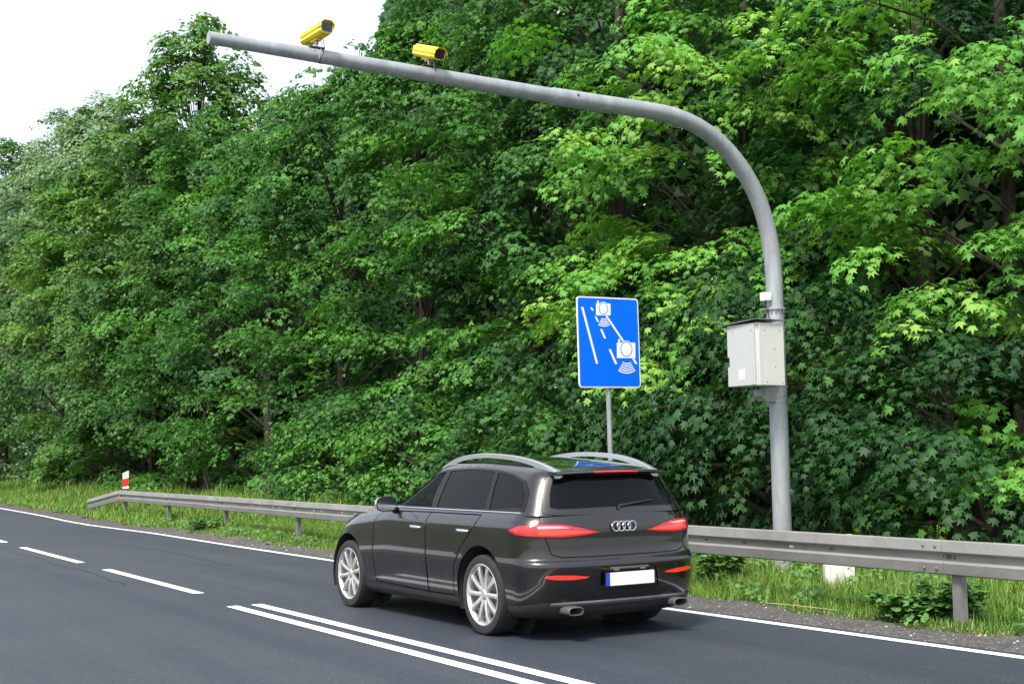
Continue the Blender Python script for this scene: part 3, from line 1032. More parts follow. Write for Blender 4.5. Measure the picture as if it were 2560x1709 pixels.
def arch(x0, r=.425):
    out = []
    for k in range(37):
        a = R(-22+224*k/36)
        x, z = x0+r*math.cos(a), .36+r*math.sin(a)
        if z < .205: continue
        out.append(low.side(x, z))
    out = [low.side(x0+r*.93, .2)[:1]+(.2,)]+out+[low.side(x0-r*.93, .2)[:1]+(.2,)]
    return out


def sp(*pts): return [low.side(x, z) for x, z in pts]
def rp(*pts): return [low.rear(y, z) for y, z in pts]


def gap_ring(poly, d=.006):
    """outline grown by d (domain metres)"""
    cx_ = sum(p[0] for p in poly)/len(poly); cy_ = sum(p[1] for p in poly)/len(poly)
    out = []
    n_ = len(poly)
    ar = sum(poly[i][0]*poly[(i+1) % n_][1]-poly[(i+1) % n_][0]*poly[i][1] for i in range(n_))
    sg = 1 if ar > 0 else -1
    for i in range(n_):
        p0, p1, p2 = poly[i-1], poly[i], poly[(i+1) % n_]
        e1 = Vector((p1[0]-p0[0], p1[1]-p0[1])).normalized(); e2 = Vector((p2[0]-p1[0], p2[1]-p1[1])).normalized()
        n1 = Vector((e1.y, -e1.x)); n2 = Vector((e2.y, -e2.x))
        nn = (n1+n2)
        nn = nn/max(nn.length_squared/2, .5)
        out.append((p1[0]+nn.x*d*sg, p1[1]+nn.y*d*sg))
    return out


rear_door = sp((.50, .32), (.98, .31), (1.0, .62), (.985, 1.045), (.5, 1.045), (.06, 1.045), (.10, .96), (.22, .86), (.37, .74), (.46, .60), (.50, .45))
front_door = sp((1.015, .31), (2.12, .33), (2.17, .6), (2.13, .93), (2.02, 1.02), (1.0, 1.045), (1.012, .62))
tail_l = [low.rear(.24, .908), low.rear(.42, .952), low.rear(.60, .985), low.rear(.74, .99)] + sp((-.62, .975), (-.50, .945), (-.52, .925), (-.62, .90)) + [low.rear(.78, .885), low.rear(.6, .878), low.rear(.42, .888)]
tail_i = [low.rear(.30, .912), low.rear(.46, .932), low.rear(.66, .945), low.rear(.80, .94), low.rear(.80, .905), low.rear(.64, .896), low.rear(.46, .902)]
tail_w = [low.rear(.52, .955), low.rear(.62, .970), low.rear(.74, .975), low.rear(.80, .970), low.rear(.80, .952), low.rear(.66, .952)]
flap = sp((-.50, .70), (-.34, .82), (-.20, .84), (-.19, .72))
refl = rp((.40, .545), (.55, .562), (.70, .568), (.78, .56), (.78, .545), (.70, .53), (.55, .525), (.43, .533))
gate_low = [(0, .712), low.rear(.3, .712), low.rear(.62, .715), low.rear(.70, .74), low.rear(.735, .85), low.rear(.74, 1.069), (0, 1.069)]
recess = [(0, .60), low.rear(.30, .60), low.rear(.34, .43), (0, .42)]
clad = [(0, .2), (0, .315), low.rear(.5, .335), low.rear(.8, .34)] + sp((-.5, .30)) + sp((3.0, .29), (3.3, .3)) + [(low.A3, .36), (low.A3, .2)]
headl = sp((3.05, .78), (3.2, .80), (3.35, .765)) + [low.front(.62, .70), low.front(.60, .63)] + sp((3.3, .66), (3.12, .74))
grille = [(low.A3, .62), low.front(.34, .61), low.front(.30, .36), (low.A3, .34)]
regions = [('arch_r', arch(0)), ('arch_f', arch(2.807)), ('tail_w', tail_w), ('tail_i', tail_i), ('tail', tail_l), ('lampgap', gap_ring(tail_l, .005)), ('refl', refl), ('recess', recess),
           ('rdoor', rear_door), ('seam1', gap_ring(rear_door, .010)), ('fdoor', front_door), ('seam2', gap_ring(front_door, .010)),
           ('gate', gate_low), ('seam3', [(max(0, p[0]), min(p[1], 1.07)) for p in gap_ring(gate_low, .010)]), ('headl', headl), ('grille', grille), ('clad', clad)]
S = split_surface(low, regions)
body = surf_mesh(low, [S['']], 'body', M['paint_car'], car)
for sd_, lb in (('left', 'left'), ('right', 'right')):
    d = surf_mesh(low, [S['rdoor']], 'rear_door', M['paint_car'], car, sides=sd_)
    y_ = 1 if sd_ == 'left' else -1
    d2 = surf_mesh(low, [S['fdoor']], 'front_door', M['paint_car'], car, sides=sd_)
    for dd, hx in ((d, .30), (d2, 1.22)):
        a0 = low.P(*low.side(hx, .905))
        mb = MB()
        pts = []
        for k in range(9):
            u = k/8; xx = hx-.10+.20*u
            bow = .030*math.sin(math.pi*u)**.6
            pts.append((xx, y_*(float(low.P(*low.side(xx, .905))[1])+bow), .905+.006*u))
        mb.tube(pts, [.006, .011, .013, .013, .013, .013, .013, .011, .006], 8).build('handle', M['satin'], dd, smooth=True)
    tl = surf_mesh(low, [S['tail']], 'tail_lamp', M['tail_red'], car, off=.006, sides=sd_)
    surf_mesh(low, [S['tail_i']], 'lamp_strip', M['tail_dark'], tl, off=.003, sides=sd_)
    surf_mesh(low, [S['tail_w']], 'reversing_lamp', M['tail_pale'], tl, off=.004, sides=sd_)
    surf_mesh(low, [S['refl']], 'bumper_reflector', M['refl_red'], car, off=.004, sides=sd_)
    surf_mesh(low, [S['headl']], 'headlamp', M['lamp_clear'], car, off=.003, sides=sd_)
surf_mesh(low, [S['gate']], 'tailgate', M['paint_car'], car)
seam = surf_mesh(low, [S[k] for k in ('seam1', 'seam2', 'seam3', 'lampgap') if k in S], 'panel_gap', M['trim_black'], car, off=-.012)
surf_mesh(low, [S['clad']], 'lower_cladding', M['cladding'], car, off=.004)
surf_mesh(low, [S['recess']], 'plate_recess', M['paint_car'], car, off=-.008)
surf_mesh(low, [S['grille']], 'grille', M['trim_black'], car)

# greenhouse
def st(*pts): return [top.side(x, z) for x, z in pts]
def rt_(*pts): return [top.rear(y, z) for y, z in pts]


w_front = st((1.055, 1.095), (1.86, 1.10), (1.72, 1.17), (1.50, 1.275), (1.27, 1.375), (1.12, 1.415), (1.02, 1.428), (1.0, 1.43))
w_rear = st((.06, 1.10), (.955, 1.095), (.93, 1.26), (.915, 1.435), (.5, 1.447), (.10, 1.43), (.06, 1.26))
w_quart = st((-.55, 1.125), (-.03, 1.10), (0.0, 1.26), (.03, 1.425), (-.22, 1.395), (-.42, 1.345), (-.53, 1.24))
dlo = st((-.60, 1.095), (-.2, 1.078), (1.0, 1.078), (1.96, 1.075), (1.90, 1.12), (1.74, 1.19), (1.52, 1.295), (1.29, 1.393), (1.13, 1.432), (1.0, 1.449), (.5, 1.463), (.05, 1.446), (-.22, 1.413), (-.46, 1.358), (-.575, 1.25))
w_back = [(0, top.rear(0.0, 1.118)[1]), top.rear(.35, 1.115), top.rear(.60, 1.112), top.rear(.665, 1.13), top.rear(.63, 1.25), top.rear(.575, 1.36), top.rear(.50, 1.377), (0, top.rear(0, 1.385)[1])]
gate_up = [(0, 1.061), top.rear(.60, 1.0615), top.rear(.73, 1.08), top.rear(.68, 1.25), top.rear(.615, 1.39), top.rear(.5, 1.40), (0, top.rear(0, 1.408)[1])]
w_shield = [(top.A3, 1.075), top.front(.5, 1.09), top.front(.70, 1.10), top.front(.63, 1.27), top.front(.56, 1.40), top.front(.3, 1.43), (top.A3, top.front(0, 1.435)[1])]
regions = [('wf', w_front), ('wr', w_rear), ('wq', w_quart), ('dlo', dlo), ('back', w_back), ('gate', gate_up), ('gseam', [(max(0, p[0]), p[1]) for p in gap_ring(gate_up, .006)]), ('shield', w_shield)]
G = split_surface(top, regions, .05, .022)
surf_mesh(top, [G['']], 'roof_frame', M['paint_car'], car)
surf_mesh(top, [G['gate']], 'tailgate_frame', M['paint_car'], car)
if 'gseam' in G: surf_mesh(top, [G['gseam']], 'panel_gap', M['trim_black'], car, off=-.005)
for sd_ in ('left', 'right'):
    surf_mesh(top, [G['dlo']], 'window_trim', M['trim_black'], car, sides=sd_, off=.002)
    surf_mesh(top, [G['wf']], 'front_side_window', M['car_glass'], car, sides=sd_, off=-.003)
    surf_mesh(top, [G['wr']], 'rear_side_window', M['car_glass_dark'], car, sides=sd_, off=-.003)
    surf_mesh(top, [G['wq']], 'quarter_window', M['car_glass_dark'], car, sides=sd_, off=-.003)
    # bright strip along the belt
    pts = []
    for x in np.linspace(-.56, 1.93, 26):
        p = top.P(*top.side(float(x), 1.081)); pts.append((p[0], p[1]*(1 if sd_ == 'left' else -1), p[2]))
    MB().tube(pts, .008, 6).build('belt_strip', M['satin'], car, smooth=True)
surf_mesh(top, [G['back']], 'rear_window', M['car_glass_dark'], car, off=-.003)
surf_mesh(top, [G['shield']], 'windscreen', M['car_glass'], car, off=-.003)
# inner lining so that the shell is not hollow paint
surf_mesh(top, [G[''], G['dlo'], G['gate']], 'interior_lining', M['interior'], car, off=-.03, flip=True)
surf_mesh(low, [S[k] for k in S if k not in ('arch_r', 'arch_f')], 'interior_lining', M['interior'], car, off=-.035, flip=True)


def cap_mesh(L, q, crown, name, mat, a0, a1, na=90, ny=13, zoff=0.0):
    """close the top ring across the car with a crowned surface"""
    vs = []; fs = []; nn = []
    for a in np.linspace(a0, a1, na):
        p = L.P(a, q)
        for k in range(ny):
            u = -1+2*k/(ny-1)
            vs.append((float(p[0]), float(p[1])*u, float(p[2])+crown*(1-u*u)+zoff))
    for j in range(na-1):
        for k in range(ny-1):
            fs.append((j*ny+k, j*ny+k+1, (j+1)*ny+k+1, (j+1)*ny+k))
    return MB().add(vs, fs).build(name, mat, car, smooth=True)


cap_mesh(top, 1.475, .028, 'roof', M['paint_car'], 0.0, top.A3)
hood_a = low.side(1.95, 1.07)[0]
cap_mesh(low, 1.07, .045, 'bonnet', M['paint_car'], hood_a, low.A3, 60)
cap_mesh(low, 1.07, .0, 'parcel_shelf', M['interior'], 0.02, low.side(-.2, 1.07)[0], 30)
cap_mesh(low, 1.07, .03, 'dashboard', M['interior'], low.side(1.55, 1.07)[0], hood_a, 12, zoff=-.02)
cap_mesh(low, .20, .0, 'underbody', M['cladding'], 0, low.A3, 60)

# roof spoiler with the third brake lamp
vs = []; fs = []
YS = np.linspace(-.585, .585, 25)
for y in YS:
    e = 1-(abs(y)/.585)**4*.5
    bow = .05*(y/.585)**2
    zt = 1.452-.02*(y/.585)**2
    vs += [(-.60, y, zt+.002), (-.70, y, zt-.006), (-.80+bow, y, 1.432-.014*(y/.585)**2), (-.812+bow, y, 1.421-.014*(y/.585)**2), (-.80+bow, y, 1.410-.014*(y/.585)**2), (-.70, y, 1.395), (-.64, y, 1.395)]
for j in range(len(YS)-1):
    for k in range(6):
        fs.append((j*7+k, j*7+k+1, (j+1)*7+k+1, (j+1)*7+k))
fs += [tuple(range(7)), tuple((len(YS)-1)*7+k for k in range(7))[::-1]]
spo = MB().add(vs, fs).build('roof_spoiler', M['paint_car'], car, smooth=True)
vs = []; fs = []
for y in np.linspace(-.24, .24, 13):
    bow = .05*(y/.585)**2
    vs += [(-.8105+bow, y, 1.431-.014*(y/.585)**2), (-.821+bow, y, 1.421-.014*(y/.585)**2), (-.8105+bow, y, 1.411-.014*(y/.585)**2)]
for j in range(12):
    for k in range(2): fs.append((j*3+k, j*3+k+1, (j+1)*3+k+1, (j+1)*3+k))
MB().add(vs, fs).build('brake_light', M['tail_red'], spo, smooth=True)

# roof rails: arched bars with broad feet
for sg in (1, -1):
    xs_ = np.linspace(-.68, 1.34, 40)
    vs = []; fs = []
    for x in xs_:
        u = (x+.68)/2.02
        zb = float(zro(x))+.012
        arch_ = .080*(1-abs(2*u-1)**3.2)
        zt = zb+arch_*1.0
        y = .565-.045*abs(2*u-1)**2
        th = .021+.018*(abs(2*u-1)**3)*1.0
        zl = zt-.042-.022*abs(2*u-1)**2
        vs += [(x, sg*(y-th), zl), (x, sg*(y+th), zl), (x, sg*(y+th*1.05), zt-.008), (x, sg*(y+th*.5), zt), (x, sg*(y-th*.5), zt), (x, sg*(y-th*1.05), zt-.008)]
    for j in range(len(xs_)-1):
        for k in range(6): fs.append((j*6+k, j*6+(k+1) % 6, (j+1)*6+(k+1) % 6, (j+1)*6+k))
    fs += [tuple(range(6))[::-1], tuple((len(xs_)-1)*6+k for k in range(6))]
    rl = MB().add(vs, fs).build('roof_rail', M['satin'], car, smooth=True)
    # feet
    for x0, x1 in ((-.66, -.36), (1.02, 1.32)):
        mb = MB()
        vs = []; fs = []
        for x in np.linspace(x0, x1, 8):
            u = (x+.68)/2.02
            zb = float(zro(x))-.01
            zt = float(zro(x))+.012+.080*(1-abs(2*u-1)**3.2)-.02
            y = .565-.045*abs(2*u-1)**2
            vs += [(x, sg*(y-.02), zb), (x, sg*(y+.024), zb-.01), (x, sg*(y+.018), zt), (x, sg*(y-.016), zt)]
        for j in range(7):
            for k in range(4): fs.append((j*4+k, j*4+(k+1) % 4, (j+1)*4+(k+1) % 4, (j+1)*4+k))
        fs += [(3, 2, 1, 0), (28, 29, 30, 31)]
        mb.add(vs, fs).build('rail_foot', M['satin'], rl, smooth=True)
    # mirror
    mir = MB()
    vs = []; fs = []
    nu, nv = 12, 16
    for i in range(nu+1):
        u = i/nu
        for k in range(nv):
            a = 2*math.pi*k/nv
            rad = math.sin(math.pi*min(max(u*.5+.02, 0), .5))**.6 if u < .98 else 1.0
            yy = 1.005+.115*math.copysign(abs(math.cos(a))**.75, math.cos(a))*rad
            zz = 1.115+.078*math.copysign(abs(math.sin(a))**.75, math.sin(a))*rad
            vs.append((1.86-.17*u, sg*yy, zz))
    for i in range(nu):
        for k in range(nv): fs.append((i*nv+k, i*nv+(k+1) % nv, (i+1)*nv+(k+1) % nv, (i+1)*nv+k))
    fs += [tuple(range(nv))[::-1]]
    mo = mir.add(vs, fs).build('door_mirror', M['satin'], car, smooth=True)
    pl = []
    for k in range(nv):
        a = 2*math.pi*k/nv
        pl.append((1.686, sg*(1.005+.105*math.copysign(abs(math.cos(a))**.75, math.cos(a))), 1.115+.068*math.copysign(abs(math.sin(a))**.75, math.sin(a))))
    MB().add(pl, [tuple(range(nv))]).build('mirror_glass', M['chrome'], mo)
    MB().add([(1.72, sg*.83, 1.07), (1.84, sg*.83, 1.07), (1.83, sg*.92, 1.085), (1.74, sg*.92, 1.085), (1.72, sg*.83, 1.03), (1.84, sg*.83, 1.03), (1.83, sg*.92, 1.05), (1.74, sg*.92, 1.05)],
             [(0, 1, 2, 3), (7, 6, 5, 4), (0, 4, 5, 1), (1, 5, 6, 2), (2, 6, 7, 3), (3, 7, 4, 0)]).build('mirror_arm', M['trim_black'], mo)

# number plate, badge, handle, exhausts, diffuser
pl = empty('number_plate'); pl.parent = car; pl.location = (-.972, 0, .513)
MB().box(-.004, .004, -.265, .265, -.062, .062).build('plate_frame', M['trim_black'], pl)
MB().box(-.0075, -.0045, -.258, .215, -.055, .055).build('plate_face', M['plate'], pl)
MB().box(-.0075, -.0045, .2155, .258, -.055, .055).build('plate_band', M['plate_blue'], pl)
MB().box(-.985, -.955, -.20, .20, .596, .612).build('plate_lip', M['skid'], car, bevel=.004)
for yy in (-.14, .14):
    MB().box(-.974, -.966, yy-.025, yy+.025, .587, .594).build('plate_light', M['plate'], car)
mb = MB()
for k in range(4):
    mb.lathe([(.036, -.004), (.041, -.006), (.046, -.004), (.046, .004), (.036, .004), (.036, -.004)], 'x', (-.903, .087-.058*k, .952), 24)
bd = mb.build('badge', M['chrome'], car, smooth=True)
for sg in (1, -1):
    pts = [(-.60, sg*.58, .275), (-.955, sg*.58, .275)]
    vs = []; fs = []
    n_ = 24
    for (x, sx, sz) in ((-.70, .075, .036), (-.962, .078, .038), (-.966, .074, .034), (-.966, .068, .028), (-.80, .066, .026)):
        for k in range(n_):
            a = 2*math.pi*k/n_
            vs.append((x, sg*.56+sx*math.copysign(abs(math.cos(a))**.7, math.cos(a)), .268+sz*math.copysign(abs(math.sin(a))**.7, math.sin(a))))
    for j in range(4):
        for k in range(n_): fs.append((j*n_+k, j*n_+(k+1) % n_, (j+1)*n_+(k+1) % n_, (j+1)*n_+k))
    fs.append(tuple(4*n_+k for k in range(n_)))
    MB().add(vs, fs).build('exhaust_pipe', M['skid'], car, smooth=True)
vs = []; fs = []
for y in np.linspace(-.72, .72, 31):
    x = float(low.P(*low.rear(abs(y), .30))[0])
    vs += [(x-.012, y, .345), (x-.022, y, .325), (x-.012, y, .305), (x+.05, y, .30), (x+.05, y, .345)]
for j in range(30):
    for k in range(5): fs.append((j*5+k, j*5+(k+1) % 5, (j+1)*5+(k+1) % 5, (j+1)*5+k))
fs += [(0, 1, 2, 3, 4), (154, 153, 152, 151, 150)]
MB().add(vs, fs).build('bumper_strip', M['skid'], car, smooth=True)
MB().tube([(-.835, 0, 1.105), (-.845, .0, 1.125), (-.83, -.22, 1.15), (-.80, -.40, 1.165)], [.018, .014, .011, .008], 8).build('rear_wiper', M['black'], car, smooth=True)

# wheels
whl = None


def make_wheel():
    ro = bpy.data.objects.new('wheel', None); C.objects.link(ro); ro.parent = car
    # axis along y, outer face at +y
    prof = [(.265, -.105), (.30, -.118), (.335, -.112), (.349, -.092), (.352, -.05), (.352, .05), (.349, .092), (.335, .112), (.30, .118), (.268, .108), (.262, .09)]
    MB().lathe(prof, 'y', seg=56).build('tyre', M['tyre'], ro, smooth=True)
    mb = MB()
    mb.lathe([(.262, -.10), (.255, -.08), (.24, .02), (.246, .085), (.268, .104), (.272, .110), (.266, .113), (.25, .10), (.243, .085)], 'y', seg=56)
    ri = mb.build('rim', M['alloy'], ro, smooth=True)
    NS = 10
    me_s = None
    for k in range(NS):
        a = 2*math.pi*k/NS
        if me_s is None:
            vs = []; fs = []
            for (r_, wd, yo, dp) in ((.045, .026, .080, .03), (.11, .019, .094, .026), (.19, .020, .100, .024), (.252, .028, .096, .03)):
                vs += [(r_, yo, -wd), (r_, yo+.006, -wd*.5), (r_, yo+.006, wd*.5), (r_, yo, wd), (r_, yo-dp, wd), (r_, yo-dp, -wd)]
            for j in range(3):
                for q in range(6): fs.append((j*6+q, j*6+(q+1) % 6, (j+1)*6+(q+1) % 6, (j+1)*6+q))
            o = MB().add(vs, fs).build('spoke', M['alloy'], ri, smooth=True); me_s = o.data
        else:
            o = link('spoke', me_s, None, ri)
        o.rotation_euler = (0, a, 0)
    MB().lathe([(0, .098), (.028, .097), (.034, .09), (.06, .084), (.062, .05)], 'y', seg=24).build('hub_cap', M['alloy'], ri, smooth=True)
    MB().lathe([(.055, .03), (.165, .03), (.168, .02), (.165, .01), (.055, .01)], 'y', seg=32).build('brake_disc', M['steel'], ro, smooth=True)
    MB().lathe([(0, -.02), (.24, -.02)], 'y', seg=24).build('backing_plate', M['dark_steel'], ro)
    return ro


def copy_tree(o, parent):
    c = o.copy(); C.objects.link(c); c.parent = parent
    for ch in list(o.children): copy_tree(ch, c)
    return c


for i, (ax, sg) in enumerate(((0, 1), (AX[1], 1), (0, -1), (AX[1], -1))):
    wv = make_wheel() if i == 0 else copy_tree(whl, car)
    if i == 0: whl = wv
    wv.location = (ax, sg*.80, WR)
    wv.rotation_euler = (0, 0.2*i, 0 if sg > 0 else math.pi)
    mb = MB()
    mb.lathe([(.428, .0), (.43, -.32)], 'y', (0, 0, 0), 48)
    o = mb.build('wheel_arch_liner', M['cladding'], car, smooth=True)
    # keep the upper part only
    bm = bmesh.new(); bm.from_mesh(o.data)
    bmesh.ops.delete(bm, geom=[v_ for v_ in bm.verts if v_.co.z < -.17], context='VERTS')
    bm.to_mesh(o.data); bm.free()
    o.location = (ax, sg*.90, .36)
    if sg < 0: o.rotation_euler = (0, 0, math.pi)
    MB().lathe([(0, 0), (.43, 0)], 'y', (0, 0, 0), 32).build('wheel_arch_wall', M['interior'], car).location = (ax, sg*.58, .36)

# seats and steering wheel, seen through the glass
for (x, y) in ((1.15, .38), (1.15, -.38), (.25, .40), (.25, -.40), (.25, 0)):
    se = empty('seat'); se.parent = car; se.location = (x, y, .45)
    wd = .24 if y else .17
    MB().box(-.24, .24, -wd, wd, -.1, .1).build('cushion', M['seat'], se, bevel=.04)
    MB().prism([(-.34, .62), (-.22, .64), (-.10, .08), (-.24, .06)], 'y', -wd, wd).build('seat_back', M['seat'], se, bevel=.03)
    MB().box(-.37, -.27, -.12, .12, .67, .84).build('headrest', M['seat'], se, bevel=.03)
mb = MB()
vs_ = [(0, .19*math.cos(2*math.pi*k/20), .19*math.sin(2*math.pi*k/20)) for k in range(21)]
o = mb.tube(vs_, .014, 8).build('steering_wheel', M['interior'], car, smooth=True)
o.location = (1.62, .38, .95); o.rotation_euler = (0, R(-25), 0)

# ------------------------------------------------------------------ vegetation
def leaf_template(lod):
    if lod == 0:      # five-lobed maple leaf
        ang = [0, 24, 50, 77, 110, 180, -110, -77, -50, -24]
        rad = [.67, .30, .63, .32, .50, .28, .50, .32, .63, .30]
        f = [(9, 0, 1), (1, 2, 3), (3, 4, 5), (5, 6, 7), (7, 8, 9), (5, 9, 1), (5, 1, 3), (5, 7, 9)]
    elif lod == 1:    # three broad lobes
        ang = [0, 27, 62, 180, -62, -27]; rad = [.67, .33, .64, .40, .64, .33]
        f = [(5, 0, 1), (3, 1, 2), (3, 5, 1), (3, 4, 5)]
    else:
        ang = [0, 62, 180, -62]; rad = [.62, .55, .45, .55]
        f = [(0, 1, 2), (0, 2, 3)]
    v = []
    for a, r_ in zip(ang, rad):
        x, y = r_*math.sin(R(a)), r_*math.cos(R(a))
        v.append((x, y, .04-.45*max(0, r_-.28)**2-.10*abs(x)))
    return np.array(v), np.array([q[::-1] for q in f])


TPL = [leaf_template(k) for k in range(3)]


def nrm(a): return a/(np.linalg.norm(a, axis=-1, keepdims=True)+1e-9)


def mesh_from(name, V, F, tint=None):
    me = bpy.data.meshes.new(name)
    k = F.shape[1]
    me.vertices.add(len(V)); me.vertices.foreach_set('co', np.ascontiguousarray(V, np.float32).ravel())
    me.loops.add(F.size); me.loops.foreach_set('vertex_index', np.ascontiguousarray(F, np.int32).ravel())
    me.polygons.add(len(F))
    me.polygons.foreach_set('loop_start', np.arange(0, F.size, k, dtype=np.int32))
    me.polygons.foreach_set('loop_total', np.full(len(F), k, dtype=np.int32))
    me.update(calc_edges=True)
    if tint is not None:
        at = me.attributes.new('tint', 'FLOAT', 'POINT')
        at.data.foreach_set('value', np.ascontiguousarray(tint, np.float32))
    return me


def leaves_mesh(name, P, Nn, T, size, tint, lod):
    tv, tf = TPL[lod]
    Nn = nrm(Nn); T = nrm(T-Nn*(T*Nn).sum(-1, keepdims=True)); B = np.cross(T, Nn)
    n_ = len(P)
    fold = rng.uniform(.7, 3.4, n_)
    V = P[:, None, :]+size[:, None, None]*(B[:, None, :]*tv[None, :, 0:1]+T[:, None, :]*tv[None, :, 1:2]+Nn[:, None, :]*tv[None, :, 2:3]*fold[:, None, None])
    F = tf[None]+(np.arange(n_)*len(tv))[:, None, None]
    return mesh_from(name, V.reshape(-1, 3), F.reshape(-1, 3), np.repeat(np.clip(tint, 0, 1), len(tv)))


UP = np.array([0, 0, 1.0])


def pad(c, nor, out, L, W, m, droop=.46, thick=.07):
    """one flat spray of leaves"""
    a = np.sqrt(rng.uniform(0, 1, m)); th = rng.uniform(0, 2*math.pi, m)
    u, v = a*np.cos(th), a*np.sin(th)
    wv = np.cross(nor, out)
    rag = 1+.25*np.sin(th*3+rng.uniform(0, 6))+.15*np.sin(th*5+rng.uniform(0, 6))
    u = u*rag; v = v*rag
    P = c+out*(u*L)[:, None]+wv*(v*W)[:, None]+nor*rng.normal(0, thick, m)[:, None]-UP*(droop*(u*u*L*.8+v*v*W*.6))[:, None]
    rad = nrm(out*u[:, None]+wv*v[:, None])
    Nn = nor+rad*(.62*a)[:, None]+rng.normal(0, .25, (m, 3))
    T = out*.7+rad*.8-UP*.45+rng.normal(0, .35, (m, 3))
    return P, Nn, T


def profile(t, kind):
    if kind == 'wall':      # foliage down to the ground
        return np.interp(t, [0, .05, .2, .45, .7, .88, 1], [.72, .86, 1, 1, .82, .5, .06])
    if kind == 'dome':
        return np.interp(t, [0, .05, .3, .6, .78, .88, .95, 1], [.6, .8, .95, 1, .84, .55, .3, .1])
    if kind == 'cone':
        return np.interp(t, [0, .05, .25, .5, .75, .9, 1], [.6, .8, 1, .9, .62, .34, .05])
    return np.interp(t, [0, .2, .3, .5, .75, .92, 1], [.0, .1, .6, 1, .85, .5, .06])


def make_tree(label, X, Y, h, Rr, kind='wall', boughs=48, pads=7, m=60, ls=.15, lod=0, tint=.42, spread=.14, zmax=99,
              name='maple_tree', mat='leaf', seed=0, az_span=104, padL=.75, reach=(.68, 1.05), fz=0.0, group=None, wood=True, bare=0.0):
    global rng
    rng = np.random.default_rng(100+seed)
    gz_ = float(ground_z(X, Y))
    root = empty(name, (X, Y, gz_), 0, label, 'tree', group)
    az_c = math.atan2(-Y*.55, -X)          # mostly towards the road, a little towards the viewer
    Ps, Ns, Ts, Ss, Cs = [], [], [], [], []
    limbs = MB()
    # trunk
    lean = rng.normal(0, .25, 2)
    def trunk(t): return np.array([lean[0]*t*t*1.4+.12*math.sin(t*7+seed), lean[1]*t*t*1.4+.1*math.cos(t*6+seed)-.1, t*h*.93])
    tr = [trunk(t) for t in np.linspace(-.03, 1, 14)]
    r0 = .012*h+.03
    limbs.tube(tr, [r0*(1.25 if k == 0 else 1)*(1-.93*k/13) for k in range(14)], 9)
    for bI in range(boughs):
        t = ((bI+rng.uniform(0, 1))/boughs)
        t = t**(.62 if kind == 'dome' else .85)*.985+.01
        if t*h > zmax+rng.uniform(0, 2.0): continue
        az = az_c+R(rng.uniform(-az_span, az_span))
        d = np.array([math.cos(az), math.sin(az), 0])
        rr_ = Rr*float(profile(t, kind))*rng.uniform(.70, 1.16)
        st_ = trunk(max(.02, t*.86-.06))
        end = trunk(t)+d*rr_; end[2] = t*h+rng.uniform(-.3, .3)
        sag = .05*rr_
        mid = (st_+end)/2+np.array([0, 0, .12*rr_])
        if wood:
            limbs.tube([st_, mid, end*.98+mid*.02], [max(.02, .035*(1-t)+.022), .022, .008], 5, cap=False)
        bt = rng.normal(0, spread*.8)
        for k in range(pads):
            f = rng.uniform(*reach)
            side = np.array([-d[1], d[0], 0])
            c = st_+(end-st_)*f+UP*(.10*rr_*math.sin(math.pi*min(f, 1)))+side*rng.normal(0, .26*rr_+.15)+UP*rng.normal(0, .12)
            if c[2]+gz_ < .35: c[2] = .35+rng.uniform(0, .3)
            out = nrm(d+side*rng.normal(0, .45)+UP*rng.normal(-.30, .15))
            nor = nrm(UP*.85+d*rng.uniform(.35, 1.15)+rng.normal(0, .18, 3))
            nor = nrm(nor-out*(nor@out))
            sc = rng.uniform(.7, 1.25)
            mm = max(6, int(m*sc*sc*rng.uniform(.75, 1.15)))
            p, nn, tt_ = pad(c, nor, out, padL*sc, padL*sc*.72, mm, thick=.06*padL/.75)
            Ps.append(p); Ns.append(nn); Ts.append(tt_)
            Ss.append(ls*rng.uniform(.58, 1.22, mm))
            ti = tint+bt+rng.normal(0, spread*.5)+rng.normal(0, .07, mm)
            ti[rng.uniform(0, 1, mm) < .012] += .45
            Cs.append(ti)
    P = np.concatenate(Ps); Nn = np.concatenate(Ns); T = np.concatenate(Ts); Sz = np.concatenate(Ss); Cc = np.concatenate(Cs)
    keep = P[:, 2] > .02
    me = leaves_mesh('crown', P[keep], Nn[keep], T[keep], Sz[keep], Cc[keep], lod)
    link('crown', me, M[mat], root)
    limbs.build('trunk', M['bark'], root, smooth=True, fix=False)
    return root, len(P)


